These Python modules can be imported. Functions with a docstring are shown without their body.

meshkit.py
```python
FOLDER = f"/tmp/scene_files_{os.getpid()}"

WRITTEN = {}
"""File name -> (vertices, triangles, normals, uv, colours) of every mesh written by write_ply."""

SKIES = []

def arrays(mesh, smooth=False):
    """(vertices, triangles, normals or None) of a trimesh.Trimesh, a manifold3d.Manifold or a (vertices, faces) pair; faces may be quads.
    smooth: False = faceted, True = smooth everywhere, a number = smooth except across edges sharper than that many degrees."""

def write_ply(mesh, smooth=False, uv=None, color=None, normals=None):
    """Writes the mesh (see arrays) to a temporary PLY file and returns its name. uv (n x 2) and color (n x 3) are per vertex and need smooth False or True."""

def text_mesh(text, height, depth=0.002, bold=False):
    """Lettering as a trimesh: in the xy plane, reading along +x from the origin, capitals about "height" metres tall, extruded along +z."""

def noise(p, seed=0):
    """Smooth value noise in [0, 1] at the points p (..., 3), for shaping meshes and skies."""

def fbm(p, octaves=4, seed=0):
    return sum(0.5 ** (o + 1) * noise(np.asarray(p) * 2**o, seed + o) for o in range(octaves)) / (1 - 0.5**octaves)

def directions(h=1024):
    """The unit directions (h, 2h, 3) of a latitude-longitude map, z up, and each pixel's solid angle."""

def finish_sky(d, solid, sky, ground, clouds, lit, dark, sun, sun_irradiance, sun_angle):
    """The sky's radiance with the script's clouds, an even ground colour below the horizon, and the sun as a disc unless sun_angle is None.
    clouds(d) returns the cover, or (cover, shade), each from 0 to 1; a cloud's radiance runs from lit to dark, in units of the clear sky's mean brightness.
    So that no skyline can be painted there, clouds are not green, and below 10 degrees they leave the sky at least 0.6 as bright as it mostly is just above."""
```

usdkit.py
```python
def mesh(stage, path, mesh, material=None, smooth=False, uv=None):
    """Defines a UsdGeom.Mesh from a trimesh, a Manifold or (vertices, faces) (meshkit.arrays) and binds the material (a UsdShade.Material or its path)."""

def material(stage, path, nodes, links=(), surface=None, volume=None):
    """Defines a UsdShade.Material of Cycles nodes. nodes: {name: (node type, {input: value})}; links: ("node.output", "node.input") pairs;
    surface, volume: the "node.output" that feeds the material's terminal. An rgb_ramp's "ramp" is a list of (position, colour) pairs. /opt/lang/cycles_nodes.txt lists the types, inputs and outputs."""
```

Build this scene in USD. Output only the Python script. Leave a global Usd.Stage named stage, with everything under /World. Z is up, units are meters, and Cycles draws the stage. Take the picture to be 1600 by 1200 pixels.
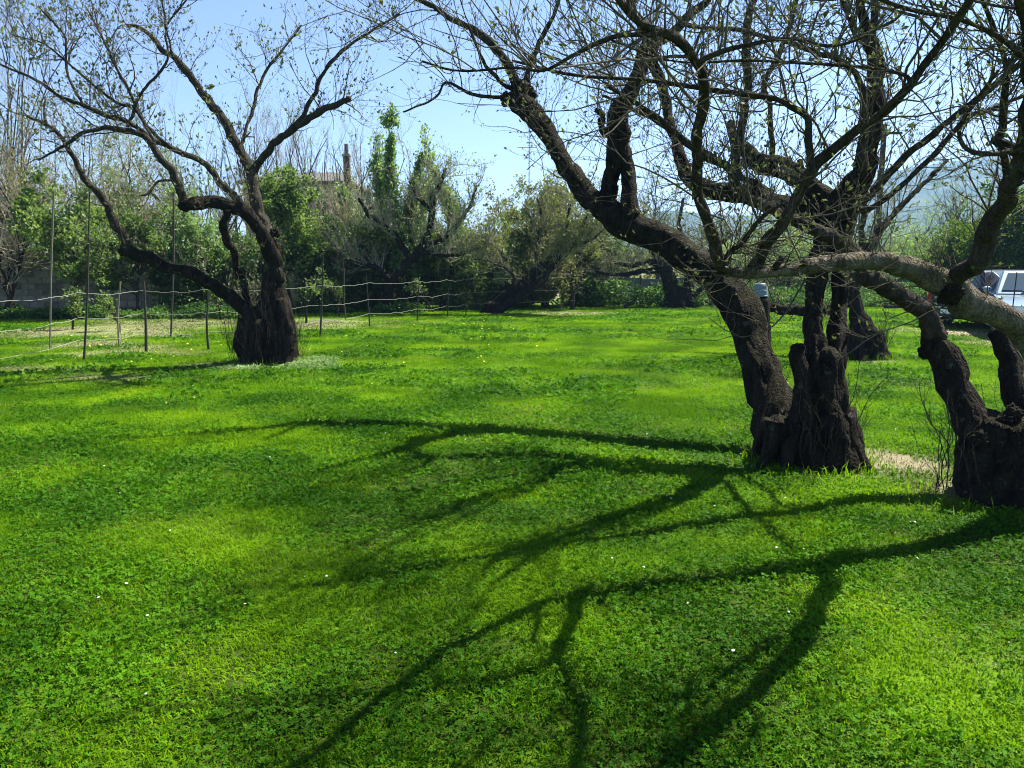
import math
import numpy as np, trimesh, manifold3d as m3, usdkit, meshkit
from pxr import Usd, UsdGeom, UsdLux, UsdShade, Gf, Sdf, Vt

stage = Usd.Stage.CreateInMemory()
UsdGeom.SetStageUpAxis(stage, 'Z')
UsdGeom.Xform.Define(stage, '/World')
W = '/World/'
# ---------------------------------------------------------------- camera, sky, sun, exposure
FPX, EYE = 1209.0, 1.6
PITCH = math.atan(188 / FPX)
cam = UsdGeom.Camera.Define(stage, W + 'camera')
cam.CreateHorizontalApertureAttr(36.0); cam.CreateVerticalApertureAttr(27.0)
cam.CreateFocalLengthAttr(36.0 * FPX / 1600)
cam.AddTranslateOp().Set(Gf.Vec3d(0, 0, EYE)); cam.AddRotateXOp().Set(90 - math.degrees(PITCH))
cam.CreateExposureAttr(1.95)
SUN = np.array([0.62, 0.42, 1.0]); SUN /= np.linalg.norm(SUN)
ELEV, ROT = math.asin(SUN[2]), math.atan2(SUN[0], SUN[1])
skym = usdkit.material(stage, W + 'Looks/sky', {
    'sky': ('sky_texture', {'sky_type': 'single_scattering', 'sun_disc': False, 'sun_elevation': ELEV, 'sun_rotation': ROT, 'air_density': 1.0, 'aerosol_density': 0.1, 'ozone_density': 4.0}),
    'wb': ('mix_color', {'blend_type': 'multiply', 'fac': 1., 'b': (.93, .85, .93)}),
    'bg': ('background_shader', {'strength': 0.05})}, [('sky.color', 'wb.a'), ('wb.result', 'bg.color')], surface='bg.background')
dome = UsdLux.DomeLight.Define(stage, W + 'sky')
UsdShade.MaterialBindingAPI.Apply(dome.GetPrim()).Bind(skym)
dome.GetPrim().SetCustomDataByKey('kind', 'structure')
sun = UsdLux.DistantLight.Define(stage, W + 'sun')
sun.CreateIntensityAttr(1.25); sun.CreateAngleAttr(0.53); sun.CreateNormalizeAttr(True); sun.CreateColorAttr(Gf.Vec3f(1, .95, .86))
_l = Gf.Matrix4d().SetLookAt(Gf.Vec3d(*map(float, SUN * 100)), Gf.Vec3d(0, 0, 0), Gf.Vec3d(0, 0, 1)).GetInverse()
sun.AddTransformOp().Set(_l)

# ---------------------------------------------------------------- helpers
def at(x, y, d):
    """the world point at distance d (along +y) that stands where photo pixel (x, y) looks"""
    cp, sp = math.cos(PITCH), math.sin(PITCH)
    a, b = (x - 800) / FPX, (600 - y) / FPX
    v = np.array([a, b * sp + cp, b * cp - sp])
    return np.array([0, 0, EYE]) + v * (d / v[1])

_n = {}
def path_for(name, parent):
    base = (parent.GetPath().pathString if parent else '/World') + '/' + name
    k = _n.get(base, -1) + 1; _n[base] = k
    return base if k == 0 else f'{base}_{k:03d}'
def tag(o, label=None, cat=None, group=None, kind=None):
    for k, v in (('label', label), ('category', cat), ('group', group), ('kind', kind)):
        if v: o.SetCustomDataByKey(k, v)
    return o
def thing(name, label, cat, loc=(0, 0, 0), rz=0, group=None):
    x = UsdGeom.Xform.Define(stage, path_for(name, None))
    x.AddTranslateOp().Set(Gf.Vec3d(*map(float, loc))); x.AddRotateZOp().Set(math.degrees(rz))
    p = x.GetPrim()
    LOC[p.GetPath().pathString] = np.array(loc, float)
    return tag(p, label, cat, group)
LOC = {}
def obj(name, mesh, mat, parent=None, smooth=False, kind=None, label=None, cat=None, world=False):
    """one mesh; world=True: its vertices are world coordinates and are moved into the frame of its (unrotated) thing"""
    if isinstance(mesh, list): mesh = join(mesh)
    if world and parent is not None:
        top = '/'.join(parent.GetPath().pathString.split('/')[:3])
        v, f = (mesh.vertices, mesh.faces) if hasattr(mesh, 'vertices') else mesh
        mesh = (np.asarray(v) - LOC[top], f)
    m = usdkit.mesh(stage, path_for(name, parent), mesh, mat, smooth=smooth).GetPrim()
    return tag(m, label, cat, None, kind)
def join(ms):
    V, F, n = [], [], 0
    for m in ms:
        v, f = (np.asarray(m.vertices), np.asarray(m.faces)) if hasattr(m, 'vertices') else m
        f = np.asarray(f)
        if f.shape[1] == 4: f = np.vstack([f[:, [0, 1, 2]], f[:, [0, 2, 3]]])
        V.append(v); F.append(f + n); n += len(v)
    return np.vstack(V), np.vstack(F)
def nrm(v): return v / (np.linalg.norm(v, axis=-1, keepdims=True) + 1e-12)
def box(cx, cy, cz, sx, sy, sz, rz=0):
    b = trimesh.creation.box((sx, sy, sz))
    if rz: b.apply_transform(trimesh.transformations.rotation_matrix(rz, [0, 0, 1]))
    b.apply_translation((cx, cy, cz)); return b
def tubes(P, R, sides=4):
    """N polylines of K points as tapered tubes in one mesh"""
    P = np.asarray(P, float); R = np.asarray(R, float)
    N, K, _ = P.shape
    t = nrm(np.gradient(P, axis=1))
    ref = np.where(np.abs(t[:, :1, 2:]) < .8, [0, 0, 1.], [1., 0, 0])
    a = nrm(np.cross(t, np.broadcast_to(ref, t.shape))); b = np.cross(t, a)
    ang = np.arange(sides) * 2 * np.pi / sides
    v = P[:, :, None] + R[:, :, None, None] * (np.cos(ang)[:, None] * a[:, :, None] + np.sin(ang)[:, None] * b[:, :, None])
    n, i, j = np.meshgrid(np.arange(N), np.arange(K - 1), np.arange(sides), indexing='ij')
    o = n * K * sides
    A, B = o + i * sides + j, o + i * sides + (j + 1) % sides
    q = np.stack([A, B, B + sides, A + sides], -1).reshape(-1, 4)
    return v.reshape(-1, 3), np.vstack([q[:, [0, 1, 2]], q[:, [0, 2, 3]]])
def spline(p, n):
    """n points on a Catmull-Rom curve through the rows of p (any columns)"""
    p = np.asarray(p, float)
    e = np.vstack([2 * p[0] - p[1], p, 2 * p[-1] - p[-2]])
    u = np.linspace(0, len(p) - 1 - 1e-6, n); i = u.astype(int); t = (u - i)[:, None]
    p0, p1, p2, p3 = e[i], e[i + 1], e[i + 2], e[i + 3]
    return .5 * (2 * p1 + (p2 - p0) * t + (2 * p0 - 5 * p1 + 4 * p2 - p3) * t * t + (3 * p1 - p0 - 3 * p2 + p3) * t ** 3)
def knobbly(C, R, sides=12, rough=.16, freq=1.0, seed=0, ridges=0.0):
    """one thick limb with gnarled bark: closed tube displaced by noise"""
    C, R = np.asarray(C), np.asarray(R)
    v, f = tubes(C[None], R[None], sides)
    c = np.repeat(C, sides, 0); r = np.repeat(R, sides)
    d = v - c
    w = 1 + rough * 2 * (meshkit.fbm(v * freq * 5, 3, seed) - .5) + rough * 1.3 * (meshkit.fbm(v * freq * 17, 2, seed + 9) - .5)
    if ridges:
        ang = np.tile(np.arange(sides) * 2 * np.pi / sides, len(C))
        s = np.stack([np.cos(ang) * 2.4, np.sin(ang) * 2.4, c[:, 2] * .8], 1)
        w += ridges * 2 * (meshkit.fbm(s + seed, 3, seed + 3) - .5)
    v = c + d * w[:, None]
    n = len(v)
    ends = np.vstack([C[0], C[-1] + nrm(C[-1] - C[-2]) * R[-1] * .5])
    k = np.arange(sides); k2 = (k + 1) % sides
    caps = np.vstack([np.stack([np.full(sides, n), k2, k], 1), np.stack([np.full(sides, n + 1), n - sides + k, n - sides + k2], 1)])
    return np.vstack([v, ends]), np.vstack([f, caps])
def grow(rng, o, d, L, r, K=6, wob=.22, up=.08, tip=.3):
    """N wandering shoots from o along d: points (N, K, 3), radii (N, K)"""
    N = len(o); d = nrm(d); P = [o]; step = (np.broadcast_to(L, (N,)) / (K - 1))[:, None]
    for _ in range(K - 1):
        d = nrm(d + wob * rng.normal(size=(N, 3)) + np.array([0, 0, up]))
        P.append(P[-1] + d * step)
    R = np.broadcast_to(r, (N,))[:, None] * np.linspace(1, tip, K)[None]
    return np.stack(P, 1), R
def offshoots(rng, P, R, n, t0=.25, t1=1., spread=.9, up=.2, rmin=0, spines=None):
    """n origins and directions along the polylines (N, K, 3), more on longer ones"""
    N, K, _ = P.shape
    Lg = np.linalg.norm(np.diff(P, axis=1), axis=2).sum(1)
    i = rng.choice(N, n, p=Lg / Lg.sum())
    t = rng.uniform(t0, t1, n) * (K - 1.001); k = t.astype(int); u = (t - k)[:, None]
    o = P[i, k] * (1 - u) + P[i, k + 1] * u
    tan = nrm(P[i, k + 1] - P[i, k])
    q = rng.normal(size=(n, 3)); q = nrm(q - (q * tan).sum(1, keepdims=True) * tan)
    r = R[i, k] * (1 - u[:, 0]) + R[i, k + 1] * u[:, 0]
    return o, nrm(tan * rng.uniform(.3, 1.1, (n, 1)) + q * spread + np.array([0, 0, up])), r
def leaves(rng, o, d, size, width=.45, fold=.25):
    """folded diamond leaves, 2 triangles each"""
    n = len(o); d = nrm(d); s = np.broadcast_to(size, (n,))[:, None] * rng.uniform(.65, 1.3, (n, 1))
    q = rng.normal(size=(n, 3)); a = nrm(np.cross(d, q)); b = np.cross(d, a)
    m = o + d * s * .5
    v = np.stack([o, m + a * s * width * .5 + b * s * fold * .3, o + d * s, m - a * s * width * .5 + b * s * fold * .3], 1).reshape(-1, 3)
    k = np.arange(n)[:, None] * 4
    return v, np.vstack([k + [0, 1, 2], k + [0, 2, 3]])

# ---------------------------------------------------------------- materials
def M(name, nodes, links, surface): return usdkit.material(stage, W + 'Looks/' + name, nodes, links, surface=surface)
def plain(name, col, rough=.6, metal=0., vary=.25, scale=6., spec=.3, coat=0.):
    c = np.array(col)
    return M(name, {'g': ('geometry', {}), 'n': ('noise_texture', {'scale': scale, 'detail': 5, 'roughness': .6}),
        'r': ('rgb_ramp', {'ramp': [(.25, tuple(c * (1 - vary))), (.75, tuple(c * (1 + vary)))]}),
        'p': ('principled_bsdf', {'roughness': rough, 'metallic': metal, 'specular_ior_level': spec, 'coat_weight': coat})},
        [('g.position', 'n.vector'), ('n.fac', 'r.fac'), ('r.color', 'p.base_color')], 'p.BSDF')
def bark(name, dark, light, moss, amount, scale=14., bump=.6, bd=.02, lichen=.3):
    return M(name, {'g': ('geometry', {}), 'mp': ('mapping', {'scale': (1, 1, .45)}),
        'n': ('noise_texture', {'scale': scale, 'detail': 6, 'roughness': .65}), 'n2': ('noise_texture', {'scale': 5., 'detail': 4}),
        'v': ('voronoi_texture', {'scale': scale * 2.6, 'feature': 'distance_to_edge'}),
        'r': ('rgb_ramp', {'ramp': [(.3, dark), (.72, light)]}),
        'sx': ('separate_xyz', {}), 'mm': ('math', {'math_type': 'multiply_add', 'value2': .45, 'value3': -.12}),
        'ad': ('math', {'math_type': 'add'}), 'mr': ('map_range', {'from_min': .52, 'from_max': .72, 'to_min': 0., 'to_max': amount, 'clamp': True}),
        'mx': ('mix_color', {'b': moss}), 'n3': ('noise_texture', {'scale': 9., 'detail': 5, 'roughness': .7}), 'lr': ('map_range', {'from_min': .6, 'from_max': .68, 'to_min': 0., 'to_max': lichen, 'clamp': True}), 'lx': ('mix_color', {'b': (.24, .24, .19)}), 'fr': ('map_range', {'from_min': .0, 'from_max': .09, 'to_min': .5, 'to_max': 1., 'clamp': True}), 'dn': ('noise_texture', {'scale': scale * .9, 'detail': 4}), 'ds': ('vector_math', {'math_type': 'multiply_add', 'vector2': (.09, .09, .09)}), 'fx': ('mix_color', {'blend_type': 'multiply', 'fac': 1.}), 'hs': ('math', {'math_type': 'multiply_add', 'value2': .5}),
        'b': ('bump', {'strength': bump, 'distance': bd}), 'p': ('principled_bsdf', {'roughness': .92, 'specular_ior_level': .05})},
        [('g.position', 'mp.vector'), ('mp.vector', 'n.vector'), ('g.position', 'dn.vector'), ('dn.color', 'ds.vector1'), ('mp.vector', 'ds.vector3'), ('ds.vector', 'v.vector'), ('g.position', 'n2.vector'), ('n.fac', 'r.fac'),
         ('g.true_normal', 'sx.vector'), ('sx.z', 'mm.value1'), ('mm.value', 'ad.value1'), ('n2.fac', 'ad.value2'), ('ad.value', 'mr.value'),
         ('mr.result', 'mx.fac'), ('r.color', 'lx.a'), ('g.position', 'n3.vector'), ('n3.fac', 'lr.value'), ('lr.result', 'lx.fac'), ('lx.result', 'mx.a'), ('v.distance', 'fr.value'), ('mx.result', 'fx.a'), ('fr.result', 'fx.b'), ('fx.result', 'p.base_color'),
         ('v.distance', 'hs.value1'), ('n.fac', 'hs.value3'), ('hs.value', 'b.height'), ('b.normal', 'p.normal')], 'p.BSDF')
def foliage(name, a, b, trans=.45, ramp=None, scale=1.3, gloss=.25):
    """leaf: colour varies from leaf to leaf and from clump to clump; light shines through"""
    a, b = np.array(a), np.array(b)
    return M(name, {'g': ('geometry', {}), 'n': ('noise_texture', {'scale': scale, 'detail': 3}), 'ad': ('math', {'math_type': 'multiply_add', 'value2': .45}), 'nm': ('map_range', {'from_min': .32, 'from_max': .68, 'to_min': 0., 'to_max': .6, 'clamp': True}),
        'sb': ('math', {'math_type': 'subtract', 'value2': .0}),
        'r': ('rgb_ramp', {'ramp': ramp or [(.3, tuple(a)), (.9, tuple(b))]}),
        'd': ('principled_bsdf', {'roughness': .55, 'specular_ior_level': gloss}), 't': ('translucent_bsdf', {}),
        'tc': ('mix_color', {'blend_type': 'multiply', 'fac': 1., 'b': (1.0, 1.0, .55)}),
        'mx': ('mix_closure', {'fac': trans})},
        [('g.position', 'n.vector'), ('g.random_per_island', 'ad.value1'), ('n.fac', 'nm.value'), ('nm.result', 'ad.value3'), ('ad.value', 'sb.value1'), ('sb.value', 'r.fac'), ('r.color', 'd.base_color'),
         ('r.color', 'tc.a'), ('tc.result', 't.color'), ('d.BSDF', 'mx.closure1'), ('t.BSDF', 'mx.closure2')], 'mx.closure')

BARK = bark('dark_bark', (.005, .004, .003), (.04, .033, .026), (.035, .038, .01), .3, 13., 1., .08, .28)
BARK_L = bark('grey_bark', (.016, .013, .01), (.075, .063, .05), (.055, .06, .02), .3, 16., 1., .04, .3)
BARK_P = bark('pale_bark', (.04, .033, .025), (.22, .185, .14), (.1, .1, .04), .2, 15., 1., .07, .5)
TWIG = bark('twig_bark', (.035, .03, .025), (.15, .125, .1), (.08, .09, .03), .25, 30., .2, .004)
TWIG_F = bark('pale_twig_bark', (.18, .15, .11), (.46, .4, .3), (.12, .12, .05), .3, 30., .1, .004)
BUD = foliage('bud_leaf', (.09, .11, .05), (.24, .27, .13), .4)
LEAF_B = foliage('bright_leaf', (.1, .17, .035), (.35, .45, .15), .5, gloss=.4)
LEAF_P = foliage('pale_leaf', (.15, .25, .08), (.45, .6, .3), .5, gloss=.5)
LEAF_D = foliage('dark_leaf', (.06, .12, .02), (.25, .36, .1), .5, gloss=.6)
LEAF_O = foliage('olive_leaf', (.13, .155, .05), (.4, .42, .18), .45)
LEAF_H = foliage('hedge_leaf', (.06, .12, .01), (.22, .3, .03), .5)
WEED = foliage('weed_leaf', (.05, .12, .02), (.16, .28, .06), .45)
G_CLOVER = foliage('clover_leaf', 0, 0, .4, [(.2, (.03, .105, .002)), (.55, (.085, .22, .004)), (.95, (.24, .37, .035))], .9, .06)
G_BLADE = foliage('grass_blade', 0, 0, .5, [(.15, (.07, .17, .002)), (.5, (.165, .31, .003)), (.8, (.28, .4, .012)), (1., (.44, .42, .13))], .9, .06)
G_DRY = foliage('dry_grass', 0, 0, .35, [(.3, (.12, .15, .04)), (.9, (.34, .3, .14))], 1.)

# ---------------------------------------------------------------- ground
rngG = np.random.default_rng(5)
def sm(x, a, b): t = np.clip((x - a) / (b - a), 0, 1); return t * t * (3 - 2 * t)
SOIL_SPOTS = [(-6.6, 14.0, 1.9, .6, .5), (-8.3, 15.4, 1.5, 1.1, .62), (-9.6, 18.5, 3.2, 2.0, .62), (-4.6, 12.2, 1.25, .6, .6), (-7.9, 11.9, 1.6, .5, .5),
              (3.0, 6.05, .62, .36, 1.0), (-5.2, 19.5, 2.2, 1.4, .45), (-8.5, 21.5, 5, 2.0, .4), (1.6, 25.2, 2.6, .8, .75), (-2.6, 21.5, 2, 1, .35),
              (11.5, 18.2, 2.6, 1.3, 1.0), (13.5, 16.3, 4.2, 2.4, 1.0), (2.1, 6.2, .55, .4, .7), (3.45, 5.3, .6, .4, .7), (-3.85, 12.45, .7, .5, .9), (5.8, 12.8, .7, .5, .8), (-5.6, 10.9, 1.4, .35, .4)]
def soil(x, y):
    p = np.stack([x, y, np.zeros_like(x)], -1)
    n = meshkit.fbm(p * 1.7, 4, 3) - .5
    s = np.zeros_like(x)
    for cx, cy, rx, ry, a in SOIL_SPOTS:
        q = ((x - cx) / rx) ** 2 + ((y - cy) / ry) ** 2
        s = np.maximum(s, a * sm(1.25 - q + n * 2.2, 0, 1))
    far = sm(y, 30, 44) * .9
    return np.clip(np.maximum(s, far * sm(n, -.35, .1)), 0, 1)
def clover(x, y):
    p = np.stack([x, y, np.zeros_like(x)], -1)
    n = meshkit.fbm(p * 1.15, 4, 11)
    return sm(n + .12 * sm(-x + .35 * y, -1.5, 2.5) - .1 * sm(y, 6, 11), .46, .6)
def height(x, y):
    p = np.stack([x, y, np.zeros_like(x)], -1)
    return (meshkit.fbm(p * .9, 3, 21) - .5) * .05 * (1 - sm(np.hypot(x, y), 30, 60))
def axis(a, b, step, far, ratio=1.3):
    mid = np.arange(a, b + 1e-6, step); lo, hi = [], []
    s, x = step, b
    while x < far: s *= ratio; x += s; hi.append(x)
    s, x = step, a
    while x > -far: s *= ratio; x -= s; lo.append(x)
    return np.array(lo[::-1] + list(mid) + hi)
gx, gy = axis(-16, 16, .16, 2600), axis(1, 34, .16, 2600)
X, Y = np.meshgrid(gx, gy, indexing='ij')
gv = np.stack([X, Y, height(X, Y)], -1).reshape(-1, 3)
nx, ny = X.shape
i, j = np.meshgrid(np.arange(nx - 1), np.arange(ny - 1), indexing='ij')
q = np.stack([i * ny + j, (i + 1) * ny + j, (i + 1) * ny + j + 1, i * ny + j + 1], -1).reshape(-1, 4)
GROUND = M('lawn_ground', {'g': ('geometry', {}), 'a': ('attribute', {'attribute': 'soil'}), 'c': ('attribute', {'attribute': 'clover'}),
    'n1': ('noise_texture', {'scale': 38., 'detail': 6, 'roughness': .7}), 'n2': ('noise_texture', {'scale': .8, 'detail': 5, 'roughness': .6}),
    'gr': ('rgb_ramp', {'ramp': [(.3, (.025, .055, .003)), (.5, (.065, .14, .003)), (.7, (.15, .24, .015))]}),
    'gd': ('rgb_ramp', {'ramp': [(.3, (.02, .035, .004)), (.7, (.06, .1, .012))]}),
    'so': ('rgb_ramp', {'ramp': [(.3, (.1, .085, .05)), (.5, (.21, .18, .115)), (.75, (.33, .29, .2))]}),
    'ad': ('math', {'math_type': 'multiply_add', 'value2': .55}), 'hf': ('math', {'math_type': 'multiply', 'value2': .45}),
    'm1': ('mix_color', {}), 'm2': ('mix_color', {}), 'b': ('bump', {'strength': .8, 'distance': .03}),
    'p': ('principled_bsdf', {'roughness': .95, 'specular_ior_level': .05})},
    [('g.position', 'n1.vector'), ('g.position', 'n2.vector'), ('n1.fac', 'ad.value1'), ('n2.fac', 'hf.value1'), ('hf.value', 'ad.value3'),
     ('ad.value', 'gr.fac'), ('ad.value', 'gd.fac'), ('n1.fac', 'so.fac'), ('c.fac', 'm1.fac'), ('gr.color', 'm1.a'), ('gd.color', 'm1.b'),
     ('a.fac', 'm2.fac'), ('m1.result', 'm2.a'), ('so.color', 'm2.b'), ('m2.result', 'p.base_color'), ('n1.fac', 'b.height'), ('b.normal', 'p.normal')], 'p.BSDF')
gnd = obj('ground', (gv, q), GROUND, smooth=True, kind='structure')
pv = UsdGeom.PrimvarsAPI(gnd)
pv.CreatePrimvar('soil', Sdf.ValueTypeNames.FloatArray, 'vertex').Set(Vt.FloatArray.FromNumpy(soil(gv[:, 0], gv[:, 1]).astype(np.float32)))
pv.CreatePrimvar('clover', Sdf.ValueTypeNames.FloatArray, 'vertex').Set(Vt.FloatArray.FromNumpy(clover(gv[:, 0], gv[:, 1]).astype(np.float32)))

# ---------------------------------------------------------------- hills and the air in front of them
hx = np.linspace(-1500, 2600, 170); hy = np.linspace(500, 2300, 70)
HX, HY = np.meshgrid(hx, hy, indexing='ij')
az = HX / HY
ridge = np.interp(az, [-.6, -.2, .0, .12, .2, .28, .36, .45, .52, .6, .68, .9, 1.3], [.02, .03, .035, .055, .065, .06, .07, .1, .12, .135, .16, .16, .12])
rise = sm(HY, 520, 1500)
hp = np.stack([HX / 260, HY / 260, 0 * HX], -1)
HZ = ridge * 1500 * rise * (1 + .35 * (meshkit.fbm(hp, 5, 4) - .5)) + 30 * (meshkit.fbm(hp * 3, 4, 8) - .5) * rise - 2
nx, ny = HX.shape
i, j = np.meshgrid(np.arange(nx - 1), np.arange(ny - 1), indexing='ij')
q = np.stack([i * ny + j, (i + 1) * ny + j, (i + 1) * ny + j + 1, i * ny + j + 1], -1).reshape(-1, 4)
HILL = M('hill_woods', {'g': ('geometry', {}), 'n': ('noise_texture', {'scale': .02, 'detail': 8, 'roughness': .7}),
    'r': ('rgb_ramp', {'ramp': [(.35, (.02, .035, .02)), (.55, (.05, .07, .035)), (.75, (.12, .11, .06))]}), 'p': ('principled_bsdf', {'roughness': 1., 'specular_ior_level': 0.})},
    [('g.position', 'n.vector'), ('n.fac', 'r.fac'), ('r.color', 'p.base_color')], 'p.BSDF')
obj('hills', (np.stack([HX, HY, HZ], -1).reshape(-1, 3), q), HILL, smooth=True, kind='structure')
hz = usdkit.material(stage, W + 'Looks/air', {'v': ('principled_volume', {'color': (.38, .64, 1.), 'density': .00028, 'anisotropy': .3})}, [], volume='v.volume')
hb = trimesh.creation.box((7000, 7000, 300)); hb.apply_translation((100, 100, 300 / 2 - 30))
obj('haze', hb, hz, kind='stuff', label='pale blue air that fades the far hills')

# ---------------------------------------------------------------- lawn: instanced clumps of blades and clover
def blades(rng, n, rad, h, w, lean=.5):
    a = rng.uniform(0, 2 * np.pi, n); r = rad * np.sqrt(rng.uniform(0, 1, n))
    o = np.stack([r * np.cos(a), r * np.sin(a), np.full(n, -.004)], 1)
    L = h * rng.uniform(.5, 1.25, n)[:, None]; az = rng.uniform(0, 2 * np.pi, n)
    d = np.stack([np.cos(az), np.sin(az), 0 * az], 1); s = np.stack([-np.sin(az), np.cos(az), 0 * az], 1)
    k = rng.uniform(.1, lean * 1.6, n)[:, None]; ww = w * rng.uniform(.7, 1.3, n)[:, None]
    Z = np.array([0, 0, 1.])
    m = o + L * (.55 * Z + .3 * k * d); t = o + L * ((1 - .35 * k) * Z + 1.0 * k * d)
    v = np.stack([o - s * ww / 2, o + s * ww / 2, m + s * ww * .45, m - s * ww * .45, t], 1).reshape(-1, 3)
    b = np.arange(n)[:, None] * 5
    return v, np.vstack([b + [0, 1, 2], b + [0, 2, 3], b + [3, 2, 4]])
def clovers(rng, n, rad, h, s):
    a = rng.uniform(0, 2 * np.pi, n); r = rad * np.sqrt(rng.uniform(0, 1, n))
    c = np.stack([r * np.cos(a), r * np.sin(a), h * rng.uniform(.3, 1.1, n)], 1)
    V = []
    tilt = rng.normal(size=(n, 3)) * .6; N = nrm(tilt + [0, 0, 1.])
    base = rng.uniform(0, 2 * np.pi, n)
    for k in range(3):
        az = base + k * 2.094
        d = np.stack([np.cos(az), np.sin(az), 0 * az], 1); d = nrm(d - (d * N).sum(1, keepdims=True) * N); e = np.cross(N, d)
        z = s * rng.uniform(.7, 1.25, n)[:, None]
        V.append(np.stack([c, c + d * z * .6 + e * z * .5 + N * z * .12, c + d * z * 1.0, c + d * z * .6 - e * z * .5 + N * z * .12], 1))
    v = np.concatenate(V).reshape(-1, 3); b = np.arange(3 * n)[:, None] * 4
    return v, np.vstack([b + [0, 1, 2], b + [0, 2, 3]])
def instancer(name, protos, idx, pos, ang, scale, label, cat, mats):
    pi = UsdGeom.PointInstancer.Define(stage, path_for(name, None))
    rel = pi.CreatePrototypesRel()
    for k, (pm, mt) in enumerate(zip(protos, mats)):
        m = usdkit.mesh(stage, f'{pi.GetPath()}/clump_{k+1:03d}', pm, mt); rel.AddTarget(m.GetPath())
    pi.CreateProtoIndicesAttr(Vt.IntArray.FromNumpy(idx.astype(np.int32)))
    pi.CreatePositionsAttr(Vt.Vec3fArray.FromNumpy(pos.astype(np.float32)))
    qs = Vt.QuathArray([Gf.Quath(float(math.cos(a / 2)), 0, 0, float(math.sin(a / 2))) for a in ang])
    pi.CreateOrientationsAttr(qs)
    pi.CreateScalesAttr(Vt.Vec3fArray.FromNumpy(scale.astype(np.float32)))
    return tag(pi.GetPrim(), label, cat, kind='stuff')
def scatter(rng, y0, y1, per, keep=None):
    """points on the lawn inside a trapezoid a little wider than the view"""
    g = 1 / math.sqrt(per); w = .78 * (y1 + .6); x, y = np.meshgrid(np.arange(-w, w, g), np.arange(y0, y1, g)); x, y = x.ravel(), y.ravel()
    x = x + rng.uniform(-.6, .6, x.shape) * g; y = y + rng.uniform(-.6, .6, y.shape) * g; k = np.abs(x) < .78 * (y + .6); x, y = x[k], y[k]
    return x, y
NV = 4
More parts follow.
